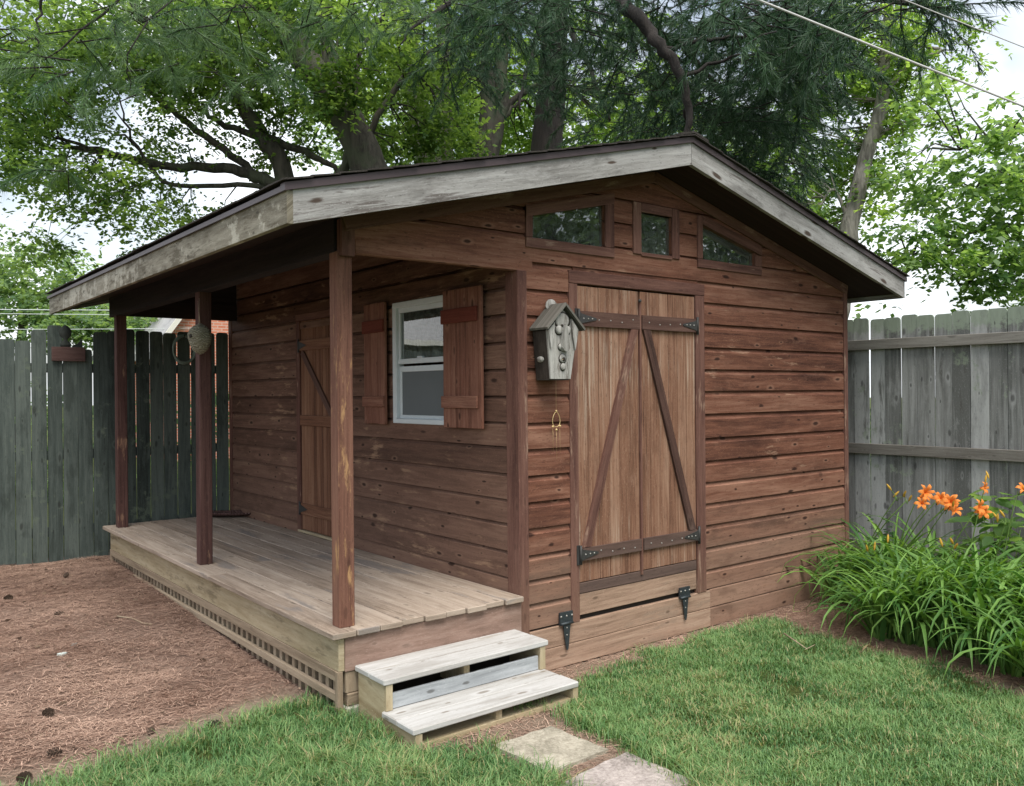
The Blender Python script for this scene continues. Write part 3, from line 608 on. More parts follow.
# porch posts and beam
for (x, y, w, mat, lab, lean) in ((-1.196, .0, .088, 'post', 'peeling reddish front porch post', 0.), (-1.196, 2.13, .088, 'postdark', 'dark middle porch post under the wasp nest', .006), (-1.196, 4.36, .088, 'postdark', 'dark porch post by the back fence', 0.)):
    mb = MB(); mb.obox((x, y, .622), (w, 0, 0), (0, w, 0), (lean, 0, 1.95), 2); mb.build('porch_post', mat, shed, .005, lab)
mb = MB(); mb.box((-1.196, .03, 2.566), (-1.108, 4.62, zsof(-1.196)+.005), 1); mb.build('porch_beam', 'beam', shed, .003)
mb = MB(); mb.box((-1.19, 4.47, 2.575), (-.036, 4.52, 2.742), 0); mb.prism([(-1.19, 4.475, 2.743), (-.036, 4.475, 2.743), (-.036, 4.475, zsof(-.036)-.002), (-1.19, 4.475, zsof(-1.19)-.002)], (0, .03, 0)); mb.build('rear_porch_header', 'beam', shed, .003)
# deck
mb = MB(); xs = np.linspace(-1.275, -.034, 10)
for i in range(9):
    y0 = -.078+random.uniform(-.012, .010); w = xs[i+1]-xs[i]-.005
    zz = .593+random.uniform(-.001, .0015)
    segs = [y0, 4.60] if i % 3 else [y0, 2.1+random.uniform(-.4, .4), 4.60]
    for a, b in zip(segs[:-1], segs[1:]): mb.box((xs[i], a, zz), (xs[i]+w, b-.003, zz+.032), 1)
deck = mb.build('deck_boards', 'deck', shed, .004)
mb = MB(); mb.box((-1.230, -.05, .418), (-1.196, 4.5, .590), 1); mb.build('deck_skirt', 'deckfascia', shed, .003)
mb = MB(); mb.box((-1.1955, -.055, .412), (-.036, -.02, .592), 0); mb.build('deck_front', 'deckfront', shed, .003)
mb = MB(); mb.box((-1.236, -.02, .365), (-1.210, 4.47, .4175), 1); mb.box((-1.236, -.02, .262), (-1.210, 4.47, .302), 1); mb.box((-1.238, -.052, .15), (-1.2075, -.0205, .4175), 2)
mb.box((-1.236, 4.46, .2), (-1.21, 4.5, .417), 2)
y = .02
while y < 4.45: mb.box((-1.2095, y, .17+.02*y), (-1.185, y+.036, .405), 2); y += .086+random.uniform(-.004, .004)
mb.build('lattice', 'lattice', shed, .002)
mb = MB(); mb.box((-1.19, -.048, .30), (-1.11, .04, .4115), 2); mb.box((-1.185, -.056, .235), (-1.09, .04, .299), 0); mb.build('deck_stub', 'lattice', shed, .004)
mb = MB(); mb.box((-1.195, -.075, .10), (-1.06, .05, .234), 0); mb.build('foot_block', 'concrete', shed, .006)
mb = MB(); mb.box((-1.16, .10, .15), (-1.13, 4.5, .58), 0); mb.box((-1.1, .06, .14), (-.03, .09, .41), 0); mb.build('deck_backing', 'inside', shed)

# drop ramp under the doors
mb = MB(); mb.box((.043, -.034, .126), (1.742, 0, .258), 0); mb.box((.043, -.0325, .261), (1.742, 0, .386), 0); ramp = mb.build('ramp_panel', 'ramp', shed, .003)
mb = MB(); mb.box((.05, .004, .36), (1.60, .02, .45)); mb.build('threshold_gap', 'inside', shed)
def thinge(x, zt, zb, parent, mat):
    mb = MB(); y = -.044; w = .053
    mb.box((x-w, y-.004, zt-.062), (x+w, y+.010, zt+.012), 0); 
    mb.prism([(x-.030, y-.002, zt-.062), (x+.030, y-.002, zt-.062), (x+.014, y-.002, zb+.02), (x+.008, y-.002, zb), (x-.002, y-.002, zb), (x-.008, y-.002, zb+.02)], (0, -.005, 0), (0, 0, 1))
    mb.tube([(x-.05, y-.006, zt-.058), (x+.05, y-.006, zt-.058)], .009, 8)
    for sx, sz in ((-.045, -.012), (0, -.012), (.045, -.012), (0, -.085), (0, -.13)): mb.lathe((x+sx, y-.004, zt+sz), [(.0065, -.003), (.0065, 0), (.005, .004), (.0001, .005)], 8, (0, -1, 0), mi=1)
    mb.build('hinge', [mat, 'screw'], parent)
thinge(.328, .455, .232, ramp, 'steel'); thinge(1.447, .443, .225, ramp, 'steel')

# double doors
mb = MB(); mb.box((.384, -.036, .385), (.454, -.0, 2.515), 2); mb.box((1.600, -.036, .385), (1.698, 0, 2.515), 2); mb.box((.384, -.037, 2.517), (1.70, 0, 2.598), 0)
mb.build('door_frame', 'trim', shed, .003)
mb = MB(); mb.box((.456, -.028, .556), (1.598, 0, .622), 0); mb.build('door_sill', 'batten', shed, .003)
mb = MB(); mb.box((.456, -.024, .418), (1.598, 0, .552), 0); mb.build('kick_board', 'ramp', shed, .003)
def leaf(x0, x1, hx, lab):
    n = 6; w = (x1-x0)/n; mb = MB()
    for i in range(n): mb.box((x0+i*w+.0012, -.026+random.uniform(-.0012, .0012), .627), (x0+(i+1)*w-.0012, -.004, 2.505), 2)
    d = mb.build('barn_door', 'plank', shed, .002, lab)
    for z0, z1 in ((2.250, 2.345), (.765, .843)):
        mb = MB(); mb.box((x0+.004, -.046, z0), (x1-.004, -.0265, z1), 0)
        for i in range(5): mb.lathe((x0+.07+i*(x1-x0-.14)/4, -.046, (z0+z1)/2+random.uniform(-.012, .012)), [(.0055, -.003), (.0055, 0), (.004, .003), (.0001, .004)], 7, (0, -1, 0), mi=1)
        mb.build('batten', ['batten', 'screw'], d)
        s = 1 if hx == x0 else -1; zc = (z0+z1)/2; mb = MB()
        mb.prism([(hx-s*.002, -.047, zc-.042), (hx+s*.022, -.047, zc-.03), (hx+s*.14, -.047, zc-.008), (hx+s*.152, -.047, zc), (hx+s*.14, -.047, zc+.008), (hx+s*.022, -.047, zc+.03), (hx-s*.002, -.047, zc+.042)], (0, -.004, 0))
        mb.tube([(hx-s*.006, -.05, zc-.06), (hx-s*.006, -.05, zc+.06)], .008, 8); mb.box((min(hx-s*.03, hx-s*.008), -.042, zc-.062), (max(hx-s*.03, hx-s*.008), -.0365, zc+.062))
        for q in (.035, .075, .11): mb.lathe((hx+s*q, -.051, zc), [(.006, -.002), (.006, 0), (.004, .003), (.0001, .004)], 7, (0, -1, 0), mi=1)
        mb.build('hinge', ['iron', 'screw'], d)
    m_ = (x0+x1)/2; s = 1 if hx == x0 else -1; inner = x1 if s > 0 else x0
    p = np.array([inner-s*.05, -.0265, 2.247]); q = np.array([hx+s*.055, -.0265, .848])
    d_ = (q-p)/np.linalg.norm(q-p); mb = MB(); w2 = .034
    # ends cut level so that the brace butts the battens
    mb.prism([(p[0]-w2, p[1], p[2]), (p[0]+w2, p[1], p[2]), (q[0]+w2, q[1], q[2]), (q[0]-w2, q[1], q[2])], (0, -.018, 0), tuple(d_)); mb.build('brace', 'batten' if s < 0 else 'trim', d, .003)
    return d
dl = leaf(.458, 1.016, .458, 'left barn door leaf with a pale worn brace'); leaf(1.034, 1.597, 1.597, 'right barn door leaf with a dark brace')
mb = MB(); mb.box((1.0165, -.040, .60), (1.0335, -.004, 2.44), 2); mb.build('astragal', 'trim', shed, .002)
mb = MB(); mb.lathe((1.012, -.042, 2.44), [(.012, 0), (.01, .012), (.0001, .014)], 8, (0, -1, 0)); mb.build('latch', 'iron', shed)

# side door on the porch
mb = MB(); mb.box((-.036, 3.005, .626), (0, 3.075, 2.47), 2); mb.box((-.036, 2.21, .626), (0, 2.285, 2.47), 2); mb.box((-.037, 2.21, 2.471), (0, 3.075, 2.53), 1); mb.build('side_door_frame', 'trim', shed, .003)
mb = MB(); n = 12; y0, y1 = 2.288, 3.002; w = (y1-y0)/n
for i in range(n): mb.box((-.022, y0+i*w+.002, .655), (-.002, y0+(i+1)*w-.002, 2.468), 2)
sd = mb.build('side_door', 'sideplank', shed, .003)
mb = MB(); mb.box((-.04, 2.23, .628), (-.002, 3.06, .648), 1); mb.build('threshold', 'deckfascia', shed, .002)
for z0, z1 in ((2.21, 2.30), (.79, .885), (1.56, 1.65)):
    mb = MB(); mb.box((-.040, y0+.006, z0), (-.0225, y1-.006, z1), 1); bt = mb.build('batten', 'sideplank', sd, .003)
    if z0 != 1.56:
        zc = (z0+z1)/2; mb = MB(); mb.prism([(-.041, y1+.0, zc-.04), (-.041, y1-.03, zc-.028), (-.041, y1-.15, zc), (-.041, y1-.03, zc+.028), (-.041, y1, zc+.04)], (-.004, 0, 0)); mb.tube([(-.043, y1+.006, zc-.055), (-.043, y1+.006, zc+.055)], .008, 8); mb.box((-.042, y1+.008, zc-.06), (-.0365, y1+.03, zc+.06)); mb.build('hinge', 'iron', sd, .001)
mb = MB(); mb.bar((-.0225, 2.96, 2.20), (-.0225, 2.40, 1.655), .06, .016, (-1, 0, 0)); mb.build('brace', 'batten', sd, .002)

# gable windows
def gwin(boards, pane, poly_in, label, sill=None):
    mb = MB()
    for b in boards:
        if len(b) == 4: mb.box((b[0], -.040, b[2]), (b[1], -.0, b[3]), 2 if (b[1]-b[0]) < (b[3]-b[2]) else 0)
        else: mb.prism([(x, 0, z) for x, z in b[0]], (0, -.042, 0), (1, 0, b[1]))
    w = mb.build('gable_window', 'trim', shed, .003, label)
    g = MB(); g.face([(x, -.008, z) for x, z in pane]); g.build('glass', 'glass', w)
    mb = MB(); P = [np.array([x, 0, z]) for x, z in pane]; c = sum(P)/len(P)
    for i in range(len(P)):
        p, q = P[i], P[(i+1) % len(P)]; e = (q-p)/np.linalg.norm(q-p); nn = np.array([-e[2], 0, e[0]])
        if np.dot(nn, c-p) < 0: nn = -nn
        mb.obox(p+np.array([0, -.003, 0])+e*.001, (q-p)-e*.002, nn*.005, (0, .10, 0), 0)
    mb.build('reveal', 'reveal', w)
gwin([(.037, .089, 2.7705, 2.955), (.037, .786, 2.708, 2.769), (.703, .786, 2.7705, 3.062), ([(.037, 2.957), (.037, 2.89), (.786, 3.064), (.786, 3.131)], .25)],
     [(.09, 2.77), (.702, 2.77), (.702, 3.044), (.09, 2.902)], None, 'left gable window with a sloping top rising to the right')
gwin([(.966, 1.043, 2.755, 3.104), (1.354, 1.432, 2.755, 3.104), (1.0435, 1.3535, 3.042, 3.104), (1.0435, 1.3535, 2.745, 2.771)], [(1.044, 2.772), (1.353, 2.772), (1.353, 3.041), (1.044, 3.041)], None, 'small upright middle gable window')
gwin([(1.629, 1.684, 2.782, 3.094), (1.629, 2.386, 2.718, 2.7805), (2.306, 2.386, 2.782, 2.868), ([(1.6845, 3.096), (1.6845, 3.030), (2.386, 2.870), (2.386, 2.940)], -.23)],
     [(1.685, 2.781), (2.305, 2.781), (2.305, 2.887), (1.685, 3.029)], None, 'right gable window with a sloping top falling to the right')

# white sash window and its shutters
mb = MB(); ya, yb, za, zb = .695, 1.412, 1.618, 2.488
for lo, hi, g in (((-.04, ya, za), (.03, ya+.05, zb), 2), ((-.04, yb-.05, za), (.03, yb, zb), 2), ((-.042, ya+.05, za), (.03, yb-.05, za+.035), 1), ((-.042, ya+.05, zb-.04), (.03, yb-.05, zb), 1)): mb.box(lo, hi, g)
win = mb.build('window', 'vinyl', shed, .004, 'white vinyl sash window between the shutters')
mb = MB(); zm = 2.062
for lo, hi, g in (((-.022, ya+.05, zm-.018), (.012, yb-.05, zm+.018), 1), ((-.018, ya+.05, zb-.075), (.012, yb-.05, zb-.04), 1), ((-.018, ya+.05, zm+.018), (.012, ya+.075, zb-.075), 2), ((-.018, yb-.075, zm+.018), (.012, yb-.05, zb-.075), 2)): mb.box(lo, hi, g)
mb.box((-.034, 1.03, zm+.018), (-.005, 1.09, zm+.03)); mb.build('upper_sash', 'vinyl', win, .003)
mb = MB()
for lo, hi, g in (((-.010, ya+.05, zm-.075), (.015, yb-.05, zm-.035), 1), ((-.010, ya+.05, za+.035), (.015, yb-.05, za+.06), 1), ((-.010, ya+.05, za+.06), (.015, ya+.08, zm-.075), 2), ((-.010, yb-.08, za+.06), (.015, yb-.05, zm-.075), 2)): mb.box(lo, hi, g)
mb.build('lower_sash', 'vinyl', win, .003)
g = MB(); g.face([(-.004, yb-.075, zm+.018), (-.004, ya+.075, zm+.018), (-.004, ya+.075, zb-.075), (-.004, yb-.075, zb-.075)]); g.build('glass', 'glass', win)
g = MB(); g.box((-.006, ya+.08, za+.06), (-.003, yb-.08, zm-.075)); g.build('insect_screen', 'screen', win)
def shutter(y0, y1, x, swing, lab, z0=1.608, z1=2.505):
    n = 3; w = (y1-y0)/n; mb = MB(); f = lambda y: x+swing*(y-y0)/(y1-y0)
    for i in range(n):
        a, b = y0+i*w+.001, y0+(i+1)*w-.001; mb.obox((f(a), a, z0+random.uniform(-.002, .002)), (f(b)-f(a), b-a, 0), (.022, 0, 0), (0, 0, z1-z0), 2)
    s = mb.build('shutter', 'shutter', shed, .003, lab)
    a, b = y0+.03 if y1 < 1 else y0, y1 if y1 < 1 else y1-.0
    mb = MB(); mb.obox((f(a)-.019, a, 2.285), (f(b)-f(a), b-a, 0), (.018, 0, 0), (0, 0, .092), 1); mb.build('batten', 'shutterbar', s, .003)
    mb = MB(); mb.obox((f(a)-.019, a, 1.735), (f(b)-f(a), b-a, 0), (.018, 0, 0), (0, 0, .078), 1); mb.build('batten', 'shutter', s, .003)
shutter(.281, .706, -.072, .0, 'right shutter overlapping the white window'); shutter(1.466, 1.797, -.074, .012, 'narrow left shutter of the white window')
# ------------------------------------------------------------------ steps
st = thing('porch_steps', 'two tread pale wooden step box at the porch edge', 'steps', (-.6, -.3, .15))
mb = MB()
mb.box((-1.150, -.366, .412), (-.095, -.216, .442), 0); mb.box((-1.147, -.211, .411), (-.097, -.062, .441), 0); mb.build('tread', 'tread', st, .005, 'upper bleached tread')
mb = MB(); mb.box((-1.150, -.632, .252), (-.112, -.482, .282), 0); mb.box((-1.148, -.478, .251), (-.114, -.335, .281), 0); mb.build('tread', 'tread', st, .005, 'lower bleached tread')
for x0 in (-1.135, -.150):
    mb = MB(); mb.prism([(x0, -.612, .10), (x0, -.08, .10), (x0, -.08, .4105), (x0, -.345, .4105), (x0, -.345, .2505), (x0, -.612, .2505)], (.038, 0, 0), (0, 1, .12)); mb.build('side_panel', 'stringer', st, .004)
    mb = MB(); mb.box((x0+.001, -.358, .2825), (x0+.039, -.346, .4115), 2); mb.build('stud_face', 'stringer', st, .002)
    mb = MB(); mb.box((x0+.001, -.626, .13), (x0+.039, -.613, .2515), 2); mb.build('stud_face', 'stringer', st, .002)
for a, b, c, d in ((-.60, -.345, .10, .2505), (-.322, -.09, .2825, .4105)):
    mb = MB(); mb.box((-.645, a, c), (-.607, b-.002, d), 2); mb.build('middle_support', 'stringer', st, .003)
mb = MB(); mb.box((-1.096, -.343, .2825), (-.151, -.325, .360), 0); mb.build('riser', 'riser', st, .003)
mb = MB(); mb.box((-1.096, -.612, .09), (-.151, -.602, .198), 0); mb.build('bottom_slat', 'stringer', st, .003)
mb = MB(); mb.box((-1.094, -.6015, .17), (-.153, -.35, .196), 0); mb.build('inner_shelf', 'stringer', st, .003)
mb = MB(); mb.box((-1.09, -.085, .10), (-.155, -.08, .40)); mb.build('back_panel', 'inside', st)

# ------------------------------------------------------------------ birdhouse (a plain carved face on the front)
bh = thing('birdhouse', 'weathered grey birdhouse with a carved face hanging beside the doors', 'birdhouse', (.2, -.09, 2.05))
yf, ybk = -.175, -.040
mb = MB(); fr = [(.020, 2.205), (.105, 1.912), (.262, 1.912), (.325, 2.22), (.172, 2.345)]
F = [(.078, 2.20), (.105, 1.912), (.262, 1.912), (.322, 2.215), (.200, 2.334)]
mb.prism([(x, yf, z) for x, z in F], (0, .012, 0), (0, 0, 1)); mb.build('front_board', 'grey', bh, .002)
mb = MB(); mb.prism([(.078, yf+.0125, 2.20), (.105, yf+.0125, 1.912), (.105, ybk, 1.912), (.078, ybk, 2.20)], (.012, 0, .0015), (0, 0, 1)); mb.prism([(.322, yf+.0125, 2.215), (.262, yf+.0125, 1.912), (.262, ybk, 1.912), (.322, ybk, 2.215)], (-.012, 0, .0015), (0, 0, 1)); mb.build('side_board', 'greyshade', bh, .002)
mb = MB(); mb.prism([(.078, ybk-.008, 2.20), (.117, ybk-.008, 1.92), (.25, ybk-.008, 1.92), (.318, ybk-.008, 2.21), (.20, ybk-.008, 2.34)], (0, .008, 0)); mb.box((.106, yf+.013, 1.905), (.261, ybk, 1.9118)); mb.build('back_board', 'greyshade', bh, .001)
mb = MB(); ap = (.200, 2.350)
mb.prism([(ap[0], yf-.035, ap[1]), (.056, yf-.035, 2.203), (.050, yf-.035, 2.216), (ap[0], yf-.035, ap[1]+.018)], (0, ybk-yf+.033, 0), (0, 1, 0)); mb.prism([(ap[0]+.001, yf-.035, ap[1]), (.352, yf-.035, 2.205), (.358, yf-.035, 2.218), (ap[0]+.001, yf-.035, ap[1]+.018)], (0, ybk-yf+.033, 0), (0, 1, 0)); mb.build('roof', 'mossroof', bh, .002)
mb = MB(); mb.lathe((.205, -.070, 2.358), [(.0001, -.006), (.042, -.006), (.044, 0), (.042, .006), (.0001, .006)], 18, (-.25, -.95, .2), squash=(1, .9)); mb.build('disc', 'grey', bh)
mb = MB(); mb.prism([(.078, yf-.001, 2.20), (.100, yf-.001, 2.09), (.118, yf-.001, 2.16), (.128, yf-.001, 2.25)], (0, -.014, 0), (0, 0, 1)); mb.build('hair_strip', 'grey', bh, .001); mb = MB(); mb.prism([(.318, yf-.001, 2.21), (.292, yf-.001, 2.085), (.272, yf-.001, 2.17), (.262, yf-.001, 2.275)], (0, -.014, 0), (0, 0, 1)); mb.build('hair_strip', 'grey', bh, .001)
def blob(c, r, q=(1, 1), name='', mat='grey', par=bh, d=.014):
    if mat == 'grey':
        mb = MB(); mb.lathe((c[0], yf-.0005, c[1]-.002), [(r*1.22, 0), (r*1.2, .0025), (.0001, .003)], 16, (0, -1, 0), squash=q); mb.build('crease_shade', 'inside', par)  # dark plate behind each carving paints its crease shadow and stain
    mb = MB(); mb.lathe((c[0], yf-.001, c[1]), [(r, 0), (r, d*.5), (r*.86, d*.85), (r*.6, d), (.0001, d*1.02)], 16, (0, -1, 0), squash=q); return mb.build(name, mat, par)
blob((.196, 2.262), .050, (.9, 1.1), 'forehead', 'grey', d=.008)
for x in (.168, .232): blob((x, 2.205), .026, (1., 1.), 'cheek', d=.016)
for x in (.188, .211): blob((x, 2.232), .0075, (1, 1), 'eye', 'inside', d=.017)
mb = MB(); mb.prism([(.197, yf-.002, 2.235), (.212, yf-.002, 2.235), (.232, yf-.002, 2.10), (.222, yf-.002, 2.078), (.190, yf-.002, 2.078), (.172, yf-.002, 2.10)], (0, -.030, 0), (0, 0, 1)); mb.build('nose', 'grey', bh, .006)
blob((.183, 2.105), .020, (1, 1), 'moustache', d=.014); blob((.197, 2.035), .026, (1, 1.), 'mouth_rim', 'grey', d=.010); blob((.199, 2.030), .016, (1, 1), 'entrance_hole', 'inside', d=.0115)
mb = MB(); mb.lathe((.190, yf-.008, 2.028), [(.0001, -.006), (.008, 0), (.0001, .006)], 8, (0, -1, 0)); mb.build('tooth', 'gold', bh)
blob((.198, 1.985), .021, (1, .9), 'chin_lip', d=.012)
mb = MB(); mb.lathe((.086, -.105, 2.03), [(.018, 0), (.018, .006), (.0001, .008)], 14, (-1, 0, -.12), squash=(1, 1.7)); mb.build('side_plug', 'grey', bh)
mb = MB(); mb.box((.20, -.0395, 2.15), (.215, -.024, 2.32)); mb.build('hanger', 'iron', bh)
# wind chime
wc = thing('wind_chime', 'thin brass wind chime hanging under the birdhouse', 'wind chime', (.25, -.05, 1.66)); y = -.055
mb = MB(); mb.tube([(.25, y, 1.91), (.25, y, 1.715)], .0008, 4); 
mb.build('string', 'gold', wc)
for x, z1 in ((.222, 1.47), (.25, 1.42), (.278, 1.46)): mb = MB(); mb.tube([(x, y, 1.61), (x+.002, y, z1)], .0007, 4); mb.build('string', 'gold', wc)
mb = MB(); pts = [(.25+.030*math.sin(t)*(1-.25*math.cos(t)), y, 1.665+.046*math.cos(t)) for t in np.linspace(0, 2*math.pi, 25)]; mb.tube(pts, .0024, 6, cap=False); mb.build('ring', 'gold', wc)
for x, z in ((.25, 1.716), (.221, 1.622), (.25, 1.602), (.279, 1.624)):
    mb = MB(); mb.lathe((x, y, z), [(.0001, -.008), (.007, -.004), (.0085, 0), (.006, .005), (.0001, .008)], 10); mb.build('bead', 'gold', wc)
# wasp nest hanging at the middle post
wn = thing('wasp_nest', 'grey papery wasp nest hanging at the middle porch post', 'wasp nest', (-1.215, 2.0, 2.22)); mb = MB()
prof = [(.0001, -.125), (.03, -.118), (.068, -.09), (.098, -.045), (.112, .0), (.112, .04), (.098, .075), (.066, .102), (.035, .115), (.015, .125), (.0001, .126)]; mb.lathe((0, 0, 0), prof, 26)
V = []
for i, p in enumerate(mb.v):
    p = np.array(p); k = 1+.09*mnoise.noise((p[0]*14, p[1]*14, p[2]*9))+.03*math.sin(p[2]*110+p[0]*25); V.append(tuple(np.array([p[0]*k*.70, p[1]*k*.70, p[2]*.86])+np.array([-1.232, 1.99, 2.222])))
mb.v = V; mb.build('paper_shell', 'nest', wn)
mb = MB(); mb.lathe((-1.307, 1.958, 2.24), [(.012, -.004), (.014, .002), (.0001, .0025)], 12, (-.93, -.33, .1)); mb.build('entrance_hole', 'inside', wn)
mb = MB(); mb.tube([(-1.235, 1.98, 2.335), (-1.20, 2.125, 2.50)], .002, 5); mb.tube([(-1.225, 2.03, 2.33), (-1.19, 2.125, 2.52)], .002, 5); mb.build('hanging_string', 'twig', wn)
# hose hung on the fence
hs = thing('hose_coil', 'coiled pale garden hose hung on the dark fence', 'hose', (-.5, 4.62, 2.3)); mb = MB(); pts = []
for k in range(0, 150):
    t = k*.16; r = 1+.06*math.sin(k*.37); pts.append((-.50+.105*r*math.sin(t), 4.66+.010*math.sin(t*.31)-.0006*k*.2, 2.285+.135*r*math.cos(t)))
mb.tube(pts, .009, 7); 
n = N('hose'); n.col((.20, .26, .24)); n.rough(.3); MT['hose'] = n.m
mb.build('hose', 'hose', hs); mb = MB(); mb.tube([(-.5, 4.74, 2.405), (-.5, 4.64, 2.405), (-.5, 4.63, 2.43)], .006, 6); mb.build('hook', 'iron', hs)
# boat shaped tray at the back of the deck
tr = thing('boat_tray', 'dark boat shaped tray lying at the back of the porch', 'tray', (-.15, 4.35, .63)); mb = MB(); nu, nv = 22, 9; g = []
for i in range(nu):
    t = -1+2*i/(nu-1); w = .14*max(1-abs(t)**2.4, 0)**.6+.004; row = []
    for j in range(nv):
        s_ = -1+2*j/(nv-1); row.append((-.15+.29*t*.98, 4.36-.16*t+w*s_, .640+.030*abs(s_)**2.2+.035*abs(t)**3))
    g.append(row)
for i in range(nu-1):
    for j in range(nv-1): mb.face([g[i][j], g[i+1][j], g[i+1][j+1], g[i][j+1]], smooth=True)
o = mb.build('tray_shell', 'tray', tr); sm = o.modifiers.new('s', 'SOLIDIFY'); sm.thickness = .012; sm.offset = 0

# ------------------------------------------------------------------ fences
def pick(mb, base, ax, w, h, t, nrm, z0):
    """dog-eared picket"""
    base = np.array(base, float); ax = np.array(ax, float); e = .018; up = np.array([0, 0, 1.])
    P = [base+up*0, base+ax*w, base+ax*w+up*(h-e*1.3), base+ax*(w-e*.45)+up*(h-e*.35), base+ax*(w-e*1.3)+up*h, base+ax*e*1.3+up*h, base+ax*e*.45+up*(h-e*.35), base+up*(h-e*1.3)]
    tl = random.uniform(-.004, .004); P = [p+ax*tl*(p[2]-base[2]) for p in P]
    mb.prism(P, np.array(nrm)*t, (0, 0, 1))
fl = thing('wooden_fence', 'dark green grey picket fence behind the porch', 'fence', (-3, 4.75, .3)); mb = MB()
tops = {-2.085: 2.315, -1.953: 2.33, -1.82: 2.425, -1.69: 2.475, -1.56: 2.27, -1.43: 2.26, -1.30: 2.255}
x = -.035; xs = []
while x > -7.5: xs.append(x); x -= .1285
for x in xs:
    w = .1225+random.uniform(-.003, .002); zt = 2.435+random.uniform(-.012, .012)
    if x < -1.25:
        k = min(tops, key=lambda q: abs(q-(x-.06))); zt = tops[k] if abs(k-(x-.06)) < .08 else 2.32+random.uniform(-.02, .03)
    zg = float(ground(x, 4.7)); pick(mb, (x-w, 4.735+random.uniform(0, .004), zg-.02+random.uniform(0, .03)), (1, 0, 0), w, zt-zg+.02, .016, (0, 1, 0), zg)
mb.build('picket_panel', 'fenceL', fl, .002)
for z in (.55, 1.25, 2.05): mb = MB(); mb.box((-7.5, 4.757, z), (-.03, 4.795, z+.085), 0); mb.build('rail', 'fenceL', fl)
for x in (-.15, -2.55, -4.95, -7.35): mb = MB(); mb.box((x-.09, 4.80, .1), (x, 4.89, 2.3), 2); mb.build('fence_post', 'fenceL', fl)
fr_ = thing('wooden_fence', 'silver grey picket fence with two rails behind the daylilies', 'fence', (4.25, 0, .15)); mb = MB(); y = 5.6; i = 0
while y > -4.6:
    w = .1445+random.uniform(-.0015, .001); zg = float(ground(4.25, y)); zt = 2.505+random.uniform(-.012, .014)
    pick(mb, (4.256+random.uniform(0, .004), y-w, zg-.02), (0, 1, 0), w, zt-zg, .017, (1, 0, 0), zg); y -= .1475+random.uniform(-.002, .003)
mb.build('picket_panel', 'fenceR', fr_, .002)
for z0, z1 in ((2.196, 2.288), (1.240, 1.334), (.35, .44)): mb = MB(); mb.box((4.216, -4.6, z0), (4.254, 5.6, z1), 1); mb.build('rail', 'rail', fr_, .003)
for y in (-4.5, -2.1, .3, 2.7, 5.1): mb = MB(); mb.box((4.275, y, .1), (4.365, y+.09, 2.35), 2); mb.build('fence_post', 'fenceR', fr_, .003)
# sign on the fence with its cut-out finial
sg = thing('fence_sign', 'brown board with dark carved ornaments on the left fence', 'sign', (-1.5, 4.7, 2.2)); mb = MB(); mb.box((-1.665, 4.70, 2.155), (-1.385, 4.722, 2.285), 0); mb.build('board', 'sign', sg, .003)
mb = MB(); mb.lathe((-1.545, 4.738, 2.285), [(.0001, 0), (.045, .002), (.05, .03), (.022, .06), (.02, .075), (.048, .105), (.055, .14), (.043, .172), (.02, .195), (.0001, .205)], 14, squash=(.45, 1)); mb.build('finial', 'figure', sg)
mb = MB(); mb.prism([(-1.49, 4.73, 2.286), (-1.40, 4.73, 2.286), (-1.405, 4.73, 2.35), (-1.415, 4.73, 2.365), (-1.425, 4.73, 2.34), (-1.45, 4.73, 2.315), (-1.485, 4.73, 2.305)], (0, .016, 0)); mb.build('bird_cutout', 'figure', sg, .004)

# ------------------------------------------------------------------ pavers, cones, chips, twigs
def paver(P, mat, label):
    zc = float(np.mean([p[2] for p in P])); mb = MB(); pts = []
    for i in range(4):
        a, b = P[i], P[(i+1) % 4]
        for t in np.linspace(0, 1, 7)[:-1]:
            q = a+(b-a)*t+np.array([random.uniform(-.008, .008), random.uniform(-.008, .008), 0]); pts.append((q[0], q[1], zc-.045))
    mb.prism(pts, (0, 0, .062)); o = mb.build('paver', mat, None, .008); return tag(o, label, 'paver', 'stepping stones before the steps')
paver(PAV1, 'paver', 'tan cracked stepping stone nearest the wooden steps'); paver(PAV2, 'paverpink', 'pinkish grey stepping stone at the bottom edge, farther from the steps')
def cone_mesh():
    mb = MB(); 
    for i in range(34):
        t = i/33; a = i*2.4; r = .021*math.sin(math.pi*(.12+.8*t))+.003; x = -.05+.1*t; c, s = math.cos(a), math.sin(a); p = np.array([x, c*r*.4, s*r*.4]); tip = np.array([x-.006, c*r*1.5, s*r*1.5]); sd = np.array([0, -s, c])*.009
        mb.face([p-sd*.6, p+sd*.6, tip+sd, tip-sd]); mb.face([p-sd*.6+(.004, 0, 0), tip-sd+(.004, 0, 0), tip+sd+(.004, 0, 0), p+sd*.6+(.004, 0, 0)])
    mb.tube([(-.05, 0, 0), (.05, 0, 0)], [.007, .003], 6); return mb
c0 = cone_mesh().build('pine_cone', 'cone')
spots = [(215, 729, 1.1, 'large dark pine cone on the bare pale patch beside the lawn'), (48, 717, 1.0, 'small pine cone on the needle litter straight above the lawn edge'), (151, 736, .75, 'little pine cone just outside the lawn edge'), (55, 757, .9, 'pine cone in the needle litter near the bottom left corner'), (24, 783, 1.1, 'pine cone cut by the bottom edge of the picture'), (66, 578, .9, 'pine cone near the foot of the back fence'), (60, 617, 1., 'pine cone lying flat in the middle of the needle litter'), (8, 601, 1.1, 'pine cone at the left edge of the picture')]
